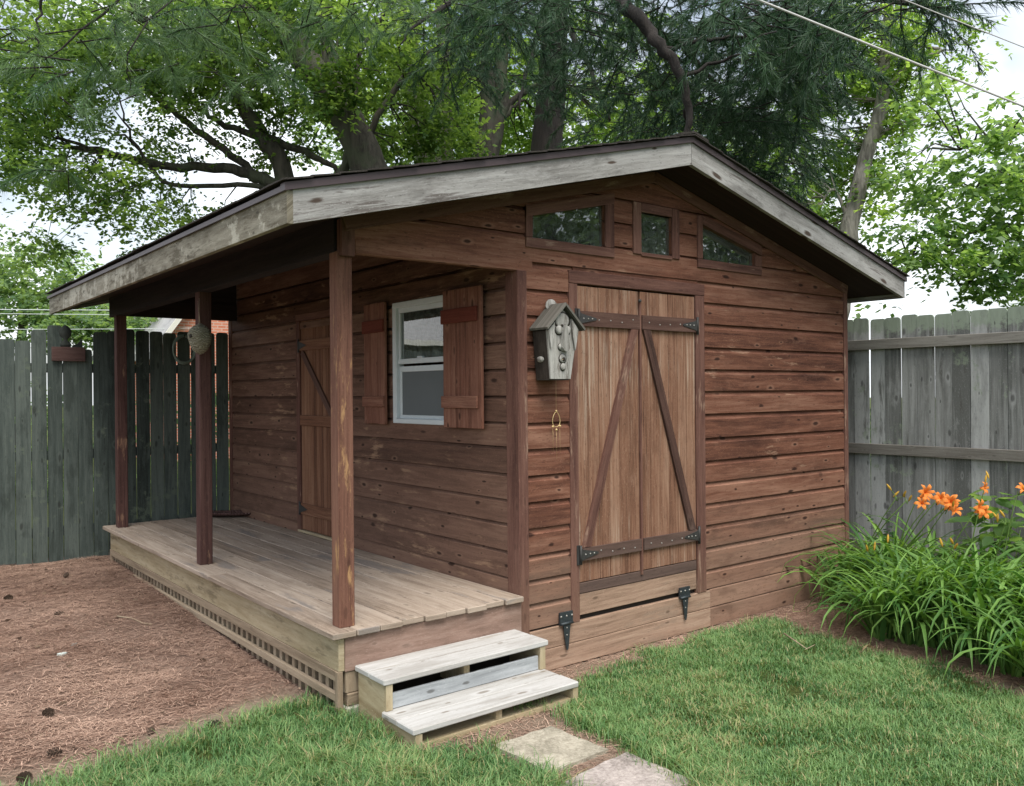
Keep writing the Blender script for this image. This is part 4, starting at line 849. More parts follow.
for i, (u, v, s_, lab) in enumerate(spots):
    o = c0 if i == 0 else c0.copy()
    if i: COL.objects.link(o)
    p = onground(u, v); o.location = (p[0], p[1], p[2]+.022); o.rotation_euler = (i*1.3, .15, i*2.1); o.scale = (s_*.68, s_*.68, s_*.62); tag(o, lab, 'pine cone', 'fallen pine cones')
for (u, v, s_, lab) in ((62, 656, .026, 'pale blue white shard on the needle litter'), (75, 646, .018, 'grey shard behind the pale blue one on the litter')):
    p = onground(u, v); mb = MB(); mb.prism([(p[0]+s_*math.cos(a)*(1+.3*math.sin(a*3)), p[1]+s_*.7*math.sin(a), p[2]) for a in np.linspace(0, 2*math.pi, 8)[:-1]], (.004, 0, .018)); tag(mb.build('shard', 'chip', None, .003), lab, 'shard', 'shards on the litter')
def twig(pts, r, lab):
    P = [onground(*q)+np.array([0, 0, .012]) for q in pts]; mb = MB(); mb.tube(P, [r*(1-.5*i/len(P)) for i in range(len(P))], 6); tag(mb.build('twig', 'twig'), lab, 'twig', 'fallen twigs')
twig([(117, 618), (132, 620), (143, 625), (152, 626)], .006, 'pale curved twig on the needle litter')
P = [onground(*q)+np.array([0, 0, .05]) for q in ((784, 641), (797, 650), (807, 657))]; mb = MB(); mb.tube(P, [.005, .004, .002], 6); mb.tube([P[2]-np.array([.02, 0, 0]), P[2]+np.array([.09, .0, .01])], .002, 5); tag(mb.build('twig', 'twig'), 'bleached forked twig on the right lawn', 'twig', 'fallen twigs')
# ------------------------------------------------------------------ daylilies
def strap_leaves(base, n, Lr, spread, seed, face=None, w0=.0130):
    r = np.random.default_rng(seed); V = []; F = []; C = []; K = 9
    for i in range(n):
        a = r.uniform(0, 2*np.pi); L = r.uniform(*Lr); lean = r.uniform(.12, .62)*spread; droop = r.uniform(.9, 2.2); off = r.uniform(0, .05); w = w0*r.uniform(.8, 1.5); c = np.clip(r.normal(.45, .34), 0, 1)
        if face is not None and r.random() < .35: a = face+r.normal(0, .7)
        d = np.array([math.cos(a), math.sin(a), 0]); p = np.array(base)+d*off+np.array([r.normal(0, .02), r.normal(0, .02), -.01]); ang = math.pi/2-lean; tw = r.normal(0, .5)
        sd0 = np.array([-math.sin(a+tw), math.cos(a+tw), 0]); b = len(V)
        for k in range(K):
            t = k/(K-1); ww = w*(1-.15*(1-t))*(1-t**3.2)+.0006; dirv = d*math.cos(ang)+np.array([0, 0, math.sin(ang)]); nn = np.cross(dirv, sd0)
            V += [p-sd0*ww+nn*ww*.35, p, p+sd0*ww+nn*ww*.35]; C += [c]*3
            ang -= droop*(L/K)*(1.1+2.6*t*t)*1.15; p = p+dirv*(L/(K-1))
            if p[2] < base[2]+.01: p[2] = base[2]+.01
            if k: F += [(b+3*k-3, b+3*k-2, b+3*k+1, b+3*k), (b+3*k-2, b+3*k-1, b+3*k+2, b+3*k+1)]
    return np.array(V), np.array(F), np.array(C)
def flower(c, axis, parent, s=1., seed=0):
    r = random.Random(seed); axis = np.array(axis, float); axis /= np.linalg.norm(axis); h = np.array([0, 0, 1.]) if abs(axis[2]) < .9 else np.array([1., 0, 0]); x = np.cross(h, axis); x /= np.linalg.norm(x); y = np.cross(axis, x); V = []; F = []; C = []
    for k in range(6):
        a = k*math.pi/3+r.uniform(-.12, .12); d = x*math.cos(a)+y*math.sin(a); sd = -x*math.sin(a)+y*math.cos(a); b = len(V); wide = .019 if k % 2 else .014
        for j, (rr, hh, ww) in enumerate(((.006, -.035, .25), (.014, .0, .55), (.036, .026, 1.), (.06, .030, .85), (.078, .012, .12))):
            w = wide*ww; q = np.array(c)+(d*rr+axis*hh)*s; V += [q-sd*w*s, q+axis*.003*s, q+sd*w*s]; C += [.15+.2*j*(.8)]*3
            if j: F += [(b+3*j-3, b+3*j-2, b+3*j+1, b+3*j), (b+3*j-2, b+3*j-1, b+3*j+2, b+3*j+1)]
    return fast('flower', V, F, 'petal', np.clip(C, 0, 1), parent, True)
def stalk(base, tip, parent, n_fl, n_bud, seed, s=1.):
    r = random.Random(seed); b, t = np.array(base), np.array(tip); mb = MB(); mid = (b+t)/2+np.array([r.uniform(-.05, .05), r.uniform(-.05, .05), .05]); pts = [b, (b+mid)/2+np.array([0, 0, .03]), mid, (mid+t)/2+np.array([0, 0, .02]), t]; mb.tube(pts, [.006, .005, .0045, .004, .003], 6)
    ends = [t+np.array([r.uniform(-.06, .06), r.uniform(-.06, .06), r.uniform(-.03, .05)]) for _ in range(n_fl+n_bud)]
    for e in ends: mb.tube([t-np.array([0, 0, .03]), (t+e)/2, e], [.003, .0025, .002], 5)
    o = mb.build('flower_stalk', 'stalk', parent)
    for i, e in enumerate(ends):
        if i < n_fl:
            ax = np.array([-.55+r.uniform(-.5, .5), -.6+r.uniform(-.5, .5), .35+r.uniform(-.3, .3)]); flower(e+ax*.035, ax, o, s*r.uniform(.66, .86), seed+i)
        else:
            m2 = MB(); ax = np.array([r.uniform(-.6, .2), r.uniform(-.6, .3), .6]); ax /= np.linalg.norm(ax); m2.lathe(e, [(.0001, 0), (.006, .012), (.009, .032), (.006, .055), (.0001, .068)], 8, ax); m2.build('bud', 'bud', o)
LG = 'daylilies in the bed along the grey fence'
def clump(pos, n, Lr, spread, seed, label, stalks=()):
    z = float(ground(pos[0], pos[1])); base = np.array([pos[0], pos[1], z]); t = thing('daylily', label, 'daylily', base, LG)
    V, F, C = strap_leaves(base, n, Lr, spread, seed, face=math.pi*1.2); o = fast('leaves', V, F, 'lily', C, t, True)
    for i, (tip, nf, nb) in enumerate(stalks): stalk(base+np.array([random.uniform(-.04, .04), random.uniform(-.04, .04), .05]), tip, t, nf, nb, seed*10+i)
plain_lab = 'green daylily clump without open flowers in the fence bed'
def at_x(u, v, x):
    d = fw + RV*(u-512)/FPX - UV_*(v-393)/FPX; return CAM+d*((x-CAM[0])/d[0])
fl1 = [(at_x(918+dx, 497+dy, 3.15), 2, 0) for dx, dy in ((0, 0), (18, 4), (27, 10))]
clump((3.15, -.55), 46, (.55, .85), 1., 1, 'daylily with the large orange flower cluster, nearest the shed', fl1+[(at_x(949, 505, 3.1), 1, 1), (at_x(928, 505, 3.1), 1, 0), (at_x(945, 510, 3.1), 1, 0)])
clump((3.0, -.32), 40, (.5, .8), 1., 2, 'daylily with yellow closed buds left of the large orange cluster', [(at_x(897, 497, 2.95), 0, 3), (at_x(907, 500, 2.95), 0, 2), (at_x(880, 550, 2.6), 0, 3)])
clump((3.35, -1.0), 44, (.6, .9), 1., 3, 'daylily with a single tall orange flower near the fence rail', [(at_x(985, 486, 3.5), 1, 2)])
clump((2.95, -1.0), 44, (.55, .85), 1., 4, 'daylily with one drooping orange flower in the middle of the bed', [(at_x(975, 513, 3.1), 2, 0), (at_x(953, 550, 2.7), 0, 3)])
clump((3.2, -1.35), 40, (.6, .9), 1., 5, 'daylily with an orange flower at the right edge of the picture', [(at_x(1018, 491, 3.3), 2, 1), (at_x(1006, 521, 3.0), 0, 3)])
pl = [(2.62, -.46), (2.36, -.80), (2.24, -1.06), (2.62, -.70), (2.66, -1.15), (2.36, -1.42), (2.75, -1.55), (2.42, -1.78), (2.32, -2.1), (2.9, -1.85), (3.3, -.7), (3.5, -1.5), (3.6, -.45), (2.75, -2.25), (2.5, -2.6), (3.3, -2.2), (3.75, -1.05), (3.8, -1.9), (2.95, -.2), (3.05, -.15), (3.45, -.1), (2.55, -1.0), (2.9, -.7), (2.6, -1.45), (3.0, -1.6), (3.1, -2.0), (2.62, -1.95), (2.38, -.98), (2.27, -1.26), (2.75, -.42)]
def px(p):
    d = np.array([p[0], p[1], .15])-CAM; return 512+FPX*(d@RV)/(d@fw)
pl += [(2.9, -1.25), (2.75, -.95), (3.1, -.55), (3.3, -1.75), (3.25, -.35), (2.62, -1.28), (2.52, -1.6), (3.6, -.75), (3.05, -1.4)]
pl = [p for p in pl if px(p) > (892 if p[1] > -.6 else 872)]+[tuple(onground(u, v)[:2]) for u, v in ((935, 646), (962, 654), (990, 664), (1016, 674), (1008, 655), (975, 642), (1045, 690), (905, 640))]
for i, p in enumerate(pl): clump(p, 46 if p[0] > 2.5 else 38, (.60, 1.12) if p[0] > 2.5 else (.42, .85), .85 if p[0] > 2.5 else 1.0, 20+i, plain_lab)
# broad leaved shrub behind the lilies at the fence, weeds at the shed corner
def broad(name, label, cat, c, n, R, size, mat, seed, group=None, stems=6):
    r = np.random.default_rng(seed); c = np.array(c, float); z0 = float(ground(c[0], c[1])); t = thing(name, label, cat, (c[0], c[1], z0), group); V = []; F = []; C = []; mb = MB()
    for i in range(stems): mb.tube([(c[0]+r.normal(0, .02), c[1]+r.normal(0, .02), z0), tuple(c+r.normal(0, 1, 3)*np.array(R)*.6)], [.006, .002], 5)
    mb.build('stems', 'stalk', t)
    for i in range(n):
        p = c+r.normal(0, 1, 3)*np.array(R)*.55; p[2] = max(p[2], z0+.03); a = r.uniform(0, 2*np.pi); s = size*r.uniform(.6, 1.2); d = np.array([math.cos(a), math.sin(a), r.uniform(-.7, .2)]); d /= np.linalg.norm(d); sd = np.array([-math.sin(a), math.cos(a), r.uniform(-.3, .3)]); up = np.cross(sd, d); b = len(V); cc = r.random()
        for t_, w in ((0, .04), (.3, .42), (.6, .38), (.85, .16), (1, .01)):
            q = p+d*s*t_-np.array([0, 0, .12*s*t_*t_]); V += [q-sd*w*s-up*.06*s, q, q+sd*w*s-up*.06*s]; C += [cc]*3
        for j in range(1, 5): F += [(b+3*j-3, b+3*j-2, b+3*j+1, b+3*j), (b+3*j-2, b+3*j-1, b+3*j+2, b+3*j+1)]
    fast('leaves', V, F, mat, C, t, True)
broad('shrub', 'broad leaved green shrub behind the daylilies at the right edge', 'shrub', (3.75, -1.2, .80), 70, (.26, .26, .26), .14, 'leafcool', 5)
broad('weed', 'dark low weed growing at the right shed corner', 'weed', (3.35, -.14, .26), 230, (.19, .10, .15), .04, 'weed', 6)
broad('weed', 'taller dark weed against the grey fence beside the shed corner', 'weed', (3.95, -.1, .45), 160, (.14, .14, .25), .045, 'weed', 8)
for i, (u, v, lab) in enumerate(((881, 641, 'curled dry yellow leaf at the edge of the flower bed'), (862, 653, 'small dry leaf between bed and lawn'))):
    p = onground(u, v); mb = MB(); mb.face([(p[0], p[1], p[2]+.01), (p[0]+.04, p[1]-.02, p[2]+.05), (p[0]+.10, p[1]-.03, p[2]+.02), (p[0]+.05, p[1]+.015, p[2]+.03)]); o = mb.build('dry_leaf', 'dryleaf'); s_ = o.modifiers.new('s', 'SOLIDIFY'); s_.thickness = .001; tag(o, lab, 'dry leaf', 'dry leaves at the bed')

# ------------------------------------------------------------------ trees
def leaves(cent, per, rad, size, seed, flat=.75, droop=.35):
    """leaves set along small drooping sprays round each clump centre; returns V,F,C"""
    r = np.random.default_rng(seed); cent = np.asarray(cent); ns = max(per//11, 3); k = per//ns; n1 = len(cent)*ns
    c = np.repeat(cent, ns, 0); rr = np.repeat(rad*r.uniform(.6, 1.35, len(cent)), ns); az = r.uniform(0, 2*np.pi, n1); el = r.normal(-.05, .45, n1)
    D = np.stack([np.cos(az)*np.cos(el), np.sin(az)*np.cos(el), np.sin(el)], 1); O = c+r.normal(0, 1, (n1, 3))*rr[:, None]*np.array([.42, .42, .42*flat]); L = rr*r.uniform(.6, 1.25, n1)
    n = n1*k; t = np.tile((np.arange(k)+.6)/k, n1)+r.normal(0, .03, n); D2, O2, L2 = np.repeat(D, k, 0), np.repeat(O, k, 0), np.repeat(L, k)
    p = O2+D2*(t*L2)[:, None]; p[:, 2] -= droop*.5*L2*t*t; p += r.normal(0, .02, (n, 3))
    s = size*r.uniform(.65, 1.3, n); side = np.where(np.arange(n) % 2, 1, -1)*r.uniform(.5, 1.1, n); a = np.repeat(az, k)+side; tilt = r.normal(-droop, .38, n)
    d = np.stack([np.cos(a)*np.cos(tilt), np.sin(a)*np.cos(tilt), np.sin(tilt)], 1); roll = r.normal(0, .5, n); sd = np.stack([-np.sin(a)*np.cos(roll), np.cos(a)*np.cos(roll), np.sin(roll)], 1)
    w = s*r.uniform(.28, .42, n)
    V = np.stack([p, p+d*(s*.42)[:, None]-sd*w[:, None], p+d*s[:, None], p+d*(s*.42)[:, None]+sd*w[:, None]], 1).reshape(-1, 3); F = np.arange(n*4).reshape(-1, 4)
    cc = np.clip(np.repeat(r.normal(.48, .30, len(cent)), ns*k)+np.repeat(r.normal(0, .12, n1), k)+r.normal(0, .10, n), 0, 1); return V, F, np.repeat(cc, 4)
def mass(L, seed):
    """L: (u, v, ru, rv, depth, ddepth, n): clump centres filling a volume of the crown"""
    r = np.random.default_rng(seed); out = []
    for u, v, ru, rv, dep, dd, n in L:
        for _ in range(n):
            a = r.uniform(0, 2*np.pi); q = math.sqrt(r.random()); out.append(at(u+ru*q*math.cos(a), v+rv*q*math.sin(a), dep+r.uniform(-dd, dd)))
    return np.array(out)
def limb(mb, pts, r0, r1, dep, wob=.03, n=9, seed=0):
    """branch through photo points at the given depths"""
    r = random.Random(seed); P = [at(*q) if len(q) == 3 else at(q[0], q[1], dep) for q in pts]; Q = []
    for i in range(len(P)-1):
        for t in np.linspace(0, 1, 6)[:-1]:
            p0, p1, p2, p3 = P[max(i-1, 0)], P[i], P[i+1], P[min(i+2, len(P)-1)]
            q = .5*((2*p1)+(-p0+p2)*t+(2*p0-5*p1+4*p2-p3)*t*t+(-p0+3*p1-3*p2+p3)*t**3); Q.append(q+np.array([r.uniform(-wob, wob) for _ in range(3)]))
    Q.append(P[-1]); mb.tube(Q, [r0+(r1-r0)*i/(len(Q)-1) for i in range(len(Q))], n)
    return Q
def twigs(mb, cents, limbs, seed, r=.008, frac=.5):
    """thin twigs tie the leaf clumps to the nearest limb"""
    rr = random.Random(seed); L = np.array(limbs)
    for c in cents:
        if rr.random() > frac: continue
        i = int(np.argmin(np.linalg.norm(L-c, axis=1))); p = L[i]
        if np.linalg.norm(p-c) > 3.2: continue
        mid = (p+c)/2+np.array([rr.uniform(-.12, .12), rr.uniform(-.12, .12), rr.uniform(0, .2)]); mb.tube([p, mid, c], [r*1.6, r, r*.35], 5, cap=False)
def tree(name, label, dep, trunk, limbs, masses, barkm, leafm, per=60, rad=.42, size=.09, seed=1, r0=.16, group='trees behind the shed', tw=.5, flat=.75):
    g = at(trunk[0][0], trunk[0][1], trunk[0][2] if len(trunk[0]) > 2 else dep); base = (g[0], g[1], float(ground(0, 5)))
    t = thing(name, label, 'tree', base, group); mb = MB(); Q = []
    q = at(*trunk[0]) if len(trunk[0]) > 2 else at(trunk[0][0], trunk[0][1], dep); mb.tube([(q[0]+.02, q[1], base[2]-.1), tuple((q+np.array([q[0], q[1], base[2]]))/2), tuple(q)], [r0*1.45, r0*1.12, r0], 12); Q += [(q+np.array(base))/2, q]
    Q += limb(mb, trunk, r0, r0*.45, dep, .02, 12, seed)
    mb.build('trunk', barkm, t); mb = MB()
    for i, (pts, a, b) in enumerate(limbs): Q += limb(mb, pts, a, b, dep, .025, 8, seed*7+i)
    cents = mass(masses, seed); twigs(mb, cents, Q, seed, frac=tw)
    mb.build('branches', barkm, t)
    V, F, C = leaves(cents, per, rad, size, seed, flat); fast('crown', V, F, leafm, C, t); return t
# 1 spreading tree on the left, seen over the porch eave
tree('maple_tree', 'low spreading tree with dark limbs reaching left over the porch eave', 13.,
     [(300, 300), (297, 240), (282, 190)], [
     ([(282, 190), (255, 176), (215, 168), (160, 166), (105, 152), (66, 147)], .11, .03), ([(282, 192), (262, 180), (232, 155), (190, 125), (165, 105), (120, 65), (70, 32), (40, 40), (-10, 44)], .07, .02),
     ([(282, 195), (250, 186), (180, 186), (155, 172), (130, 140), (95, 130)], .05, .012), ([(105, 150), (60, 140), (30, 128), (-20, 126)], .03, .01),
     ([(297, 235), (283, 170), (262, 138), (240, 100), (222, 60), (200, 10)], .17, .06), ([(262, 140), (225, 125), (200, 108), (175, 82)], .06, .02), ([(268, 140), (300, 150), (325, 162), (345, 175)], .07, .03), ([(150, 165), (128, 130), (120, 90)], .025, .01)],
     [(110, 95, 130, 70, 13.2, 1.3, 90), (230, 55, 120, 55, 14, 1.1, 64), (200, 60, 100, 50, 12, .6, 14), (60, 180, 80, 24, 12.5, 1., 16), (135, 205, 60, 22, 12.5, .8, 13), (70, 240, 50, 10, 12.5, .8, 5), (20, 130, 50, 60, 12., 1., 34), (290, 125, 50, 40, 13.5, .8, 16), (180, 235, 50, 22, 13., .8, 10), (40, 40, 80, 50, 12, 1.2, 40), (120, -70, 190, 80, 13.5, 1.6, 60)], 'bark', 'leaf', 132, .42, .078, 3, .2)
# 2 big leaning trunk behind the roof
tree('maple_tree', 'big tree with a thick trunk leaning left behind the shed roof', 12.,
     [(392, 260), (378, 190), (352, 130), (318, 75), (282, 20), (262, -25)], [
     ([(352, 130), (335, 95), (330, 60), (322, 10)], .16, .08), ([(345, 172), (352, 130), (356, 90), (362, 50), (392, 0)], .06, .02), ([(335, 178), (362, 142), (405, 75), (450, 40), (500, -5)], .06, .025), ([(356, 95), (340, 70), (335, 20)], .03, .01)],
     [(300, 50, 110, 60, 13.8, 1.2, 60), (400, 85, 70, 70, 13.6, 1.1, 46), (320, 105, 22, 30, 11.4, .3, 5), (340, 82, 26, 18, 11.3, .3, 8), (200, 15, 120, 40, 12.5, 1., 30), (330, -5, 170, 22, 11, 1., 26), (425, 140, 60, 30, 13.6, 1., 22), (395, 50, 50, 30, 11.2, .4, 8), (300, -130, 200, 110, 13.5, 1.8, 90)], 'bark', 'leaf', 132, .42, .080, 5, .30)
# 3-4 trunks in the middle
tree('ash_tree', 'tree with twin pale trunks behind the middle of the roof', 16.,
     [(432, 260), (428, 170), (418, 115), (412, 60), (404, -20)], [([(447, 250, 15.8), (444, 165, 15.8), (443, 110, 15.8), (446, 50, 15.8), (440, -10, 15.8)], .21, .12), ([(443, 60), (470, 20), (490, -20)], .07, .03)],
     [(430, 90, 80, 80, 17.5, 1.5, 90), (460, 150, 90, 30, 18, 1.2, 50), (400, 30, 100, 50, 16, 2, 60), (440, -90, 120, 80, 16.5, 1.6, 50)], 'barkpale', 'leafgold', 60, .5, .10, 7, .25)
tree('ash_tree', 'forked tree just left of the roof peak', 15.,
     [(478, 260), (482, 170), (488, 120), (486, 70), (478, -10)], [([(486, 170), (500, 110), (502, 60), (512, -10)], .17, .09), ([(498, 120), (520, 95), (545, 85), (570, 88)], .07, .03), ([(497, 130), (512, 108), (525, 100)], .05, .02)],
     [(510, 100, 80, 70, 16.5, 1.5, 80), (560, 140, 80, 34, 17, 1.2, 50), (600, 60, 90, 60, 16.5, 1.6, 50), (640, 120, 60, 50, 17, 1., 44), (560, -60, 120, 70, 16.5, 1.6, 50)], 'bark', 'leafgold', 60, .48, .10, 9, .22)
# 5 slim pale tree on the right
tree('ash_tree', 'slim pale trunked tree behind the right roof slope', 15.,
     [(838, 320), (848, 240), (858, 190), (868, 150), (880, 105), (886, 40), (890, -10)], [([(868, 150), (885, 130), (905, 122)], .05, .02), ([(850, 225), (835, 190), (820, 205)], .04, .015), ([(880, 100), (905, 70), (940, 52), (915, 45)], .07, .02), ([(872, 140), (880, 120), (886, 100)], .10, .08)],
     [(800, 190, 70, 70, 16.6, 1.1, 70), (840, 110, 80, 60, 16.6, 1.1, 56), (800, 200, 30, 50, 14.6, .3, 8), (910, 105, 60, 45, 15.6, 1., 30), (800, 250, 60, 40, 17, 1.2, 40), (890, 200, 46, 40, 15, 1., 18), (930, 40, 46, 26, 15, 1., 14), (860, 40, 60, 40, 15, 1., 34), (820, 60, 70, 50, 16, 1, 40), (730, 240, 60, 40, 18, 1, 40), (870, -60, 110, 80, 16, 1.5, 60)], 'barkpale', 'leafgold', 100, .38, .09, 13, .17)
# 6 broad leaved tree at the right edge, beyond the fence
tree('redbud_tree', 'broad leaved tree over the grey fence at the right edge', 9.6,
     [(1100, 320), (1095, 250), (1080, 180), (1060, 120)], [([(1092, 230), (1030, 225), (970, 235), (910, 262)], .04, .008), ([(1085, 200), (1030, 180), (975, 190)], .035, .008), ([(1090, 260), (1020, 270), (960, 285)], .03, .008), ([(1070, 140), (1010, 130), (960, 150)], .03, .008)],
     [(1000, 268, 60, 34, 9.4, .7, 32), (985, 215, 60, 34, 9.4, .7, 20), (1010, 160, 50, 40, 9.6, .7, 22), (925, 245, 40, 22, 9.2, .4, 8), (890, 262, 26, 22, 9.2, .3, 4), (960, 90, 60, 20, 9.6, .5, 6), (1040, 220, 50, 90, 9.8, .8, 40), (930, 175, 40, 30, 9.5, .5, 12)], 'bark', 'leafcool', 66, .32, .085, 17, .11, tw=.4)
# far trees on the left beyond the fence
for i, (lab, dep, tr_, ms) in enumerate((
    ('pale green far tree at the left edge above the fence', 27., [(20, 380), (22, 330), (24, 290)], [(20, 275, 60, 32, 27, 1.5, 70), (40, 315, 80, 20, 26, 1, 60), (-40, 300, 60, 50, 27, 1, 40)]),
    ('bushy far tree between the porch eave and the back post', 25., [(105, 380), (104, 340), (108, 310)], [(105, 322, 66, 18, 25, 1.2, 66), (80, 300, 40, 20, 27, 1., 26)]),
    ('far tree left of the brick gable, seen under the porch roof', 24., [(150, 380), (150, 345), (152, 325)], [(150, 330, 30, 16, 24, 1., 30)]))):
    tree('far_tree', lab, dep, tr_, [], ms, 'bark', 'leaffar', 60, .75, .16, 30+i, .18, 'trees beyond the back fence', .1)
tree('far_tree', 'far dense tree showing beneath the maple behind the roof', 24., [(640, 330), (640, 250), (640, 200)], [], [(420, 130, 120, 60, 24, 1.5, 70), (560, 120, 110, 60, 24, 1.5, 70), (680, 150, 90, 70, 24, 1.5, 60), (770, 220, 70, 60, 25, 1.5, 50)], 'bark', 'leaffar', 60, .8, .17, 41, .2, 'trees behind the shed', .1)
tree('far_tree', 'faint far tree above the fence beside the right eave', 30., [(880, 380), (882, 330), (882, 315)], [(872, 318, 26, 10, 30, 1, 16)], [], 'bark', 'leaffar', 60, .6, .16, 43, .12, 'trees behind the shed', .1) if False else None

# white pine: needle sprays
def pine_sprays(L, seed, ntuft=9, nneed=20, length=.10, w=.0022, droop=.9):
    r = np.random.default_rng(seed); V = []; C = []; TW = []
    for u, v, ru, rv, dep, dd, n in L:
        for _ in range(n):
            a = r.uniform(0, 2*np.pi); q = math.sqrt(r.random()); p = at(u+ru*q*math.cos(a), v+rv*q*math.sin(a), dep+r.uniform(-dd, dd)); az = r.uniform(0, 2*np.pi); d = np.array([math.cos(az), math.sin(az), r.uniform(-.45, .4)]); pts = [p]; nt_ = int(r.integers(max(ntuft-4, 3), ntuft+2)); dr_ = droop*r.uniform(.3, 2.0); tone = np.clip(r.normal(.4, .25), 0, 1)
            step = r.uniform(.06, .09)
            for k in range(nt_): d = d+np.array([r.normal(0, .06), r.normal(0, .06), -dr_*.09]); d /= np.linalg.norm(d); pts.append(pts[-1]+d*step)
            TW.append(pts)
            for k in range(1+(r.random() < .6)+(r.random() < .4), nt_+1):
                c = pts[k]; dv = pts[k]-pts[k-1]; dv /= np.linalg.norm(dv); m = nneed; e = r.normal(0, 1, (m, 3)); e -= (e@dv)[:, None]*dv; e /= np.linalg.norm(e, axis=1)[:, None]+1e-9
                nd = dv*.70+e*r.uniform(.25, 1.05, m)[:, None]+np.array([0, 0, -.42]); nd /= np.linalg.norm(nd, axis=1)[:, None]; ll = length*r.uniform(.7, 1.25, m); s = np.cross(nd, r.normal(0, 1, (m, 3))); s /= np.linalg.norm(s, axis=1)[:, None]; o = c+dv*r.uniform(-.04, .03, m)[:, None]
                V.append(np.stack([o-s*w, o+s*w, o+nd*ll[:, None]], 1)); C.append(np.clip(tone+r.normal(0, .18, m), 0, 1))
    V = np.concatenate(V); C = np.concatenate(C); return V.reshape(-1, 3), np.arange(len(V)*3).reshape(-1, 3), np.repeat(C, 3), TW
pt = at(548, 150, 13.2); pine = thing('pine_tree', 'tall dark white pine whose needle boughs hang over the shed roof', 'tree', (pt[0], pt[1], .3), 'trees behind the shed'); mb = MB()
mb.tube([(pt[0], pt[1], .1), tuple(at(547, 250, 13.2)), tuple(at(546, 150, 13.2)), tuple(at(552, 90, 13.2)), tuple(at(556, 0, 13.2)), tuple(at(560, -200, 13.2)), tuple(at(566, -420, 13.2))], [.33, .27, .24, .22, .19, .13, .05], 14); mb.build('trunk', 'barkpine', pine)
mb = MB(); PL = []
for i, (pts, a, b) in enumerate((
    ([(556, -60, 13.2), (590, -40, 10), (622, 0, 7.3), (650, 34, 6.9), (672, 60, 6.8), (688, 100, 6.8), (686, 138, 6.8)], .075, .025), ([(664, 50, 6.9), (700, 40, 6.9), (740, 36, 6.9), (795, 38, 6.9)], .022, .006), ([(680, 80, 6.8), (715, 62, 6.9), (760, 52, 6.9), (820, 58, 7.)], .018, .005),
    ([(688, 100, 6.8), (690, 130, 7.2), (702, 165, 8.6), (720, 215, 9.6)], .022, .01), ([(684, 50, 8.2), (720, 90, 8.6), (740, 140, 9.)], .03, .008), ([(556, -100, 13.2), (480, -20, 10.5), (420, 20, 9.5), (400, 45, 9.2)], .05, .006), ([(556, -140, 13.2), (700, -60, 10), (830, -10, 8.6), (950, 8, 8.4)], .09, .015),
    ([(556, -190, 13.2), (420, -150, 9), (280, -90, 6), (150, 20, 4.8), (130, 90, 4.7)], .014, .002), ([(280, -90, 6), (200, -40, 5.2), (140, -20, 4.8), (44, 60, 4.6)], .02, .004), ([(60, -60, 4.8), (43, 0, 4.8), (37, 36, 4.8), (31, 78, 4.8)], .010, .004), ([(37, 40, 4.8), (20, 42, 4.8), (-10, 43, 4.7)], .006, .003), ([(120, -70, 6), (136, 5, 6), (148, 22, 6)], .03, .015), ([(556, -20, 13.2), (530, 60, 12), (520, 110, 11.5)], .05, .015), ([(556, 0, 13.2), (590, 70, 12), (610, 120, 11.5)], .05, .015))):
    PL += limb(mb, pts, a, b, 9, .02, 8, i)
dark = [(530, 40, 110, 50, 10., 1.4, 170), (720, 60, 105, 65, 8.4, .8, 240), (650, 8, 190, 28, 7.8, .8, 190), (725, 150, 82, 60, 9.8, .7, 280), (745, 215, 52, 45, 10.3, .6, 120), (680, 140, 60, 50, 10.2, .6, 70), (610, 110, 60, 45, 11, 1., 46), (800, 45, 80, 45, 7.5, .6, 80), (800, 10, 110, 26, 6.2, .5, 50), (890, 0, 60, 12, 5.6, .4, 18), (950, 4, 26, 14, 5.4, .2, 6), (470, 20, 80, 35, 9.8, 1., 46), (760, 120, 60, 50, 9.4, .8, 50), (620, -90, 220, 70, 10.5, 1.5, 130), (570, -260, 170, 110, 12.6, 1.5, 110)]
V, F, C, TW = pine_sprays(dark, 3, 9, 20, .105, .0030)
for T in TW: mb.tube(T[::3], [.006, .004, .003, .002][:len(T[::3])], 4, cap=False)
fast('needles', V, F, 'needle', C, pine)
light = [(60, 26, 90, 36, 4.7, .3, 15), (50, 85, 40, 22, 4.7, .25, 6), (160, 10, 90, 30, 5.6, .4, 18), (260, 10, 100, 26, 6.6, .7, 30), (235, 60, 70, 26, 7.2, .7, 13), (380, 8, 90, 22, 7.6, .7, 26), (150, 70, 60, 30, 6, .4, 8), (62, 175, 12, 14, 6.4, .2, 4), (200, 55, 60, 30, 6.6, .4, 8), (-20, -240, 240, 60, 5.6, .9, 44), (170, -250, 160, 60, 6., .8, 26)]  # last two groups: unseen boughs added overhead to shade the left fence
V, F, C, TW = pine_sprays(light, 8, 6, 30, .135, .0021)
for T in TW: mb.tube(T[::3], [.005, .003, .002, .002][:len(T[::3])], 4, cap=False)
fast('needles', V, F, 'needlegold', C, pine); mb.build('branches', 'barkpine', pine)

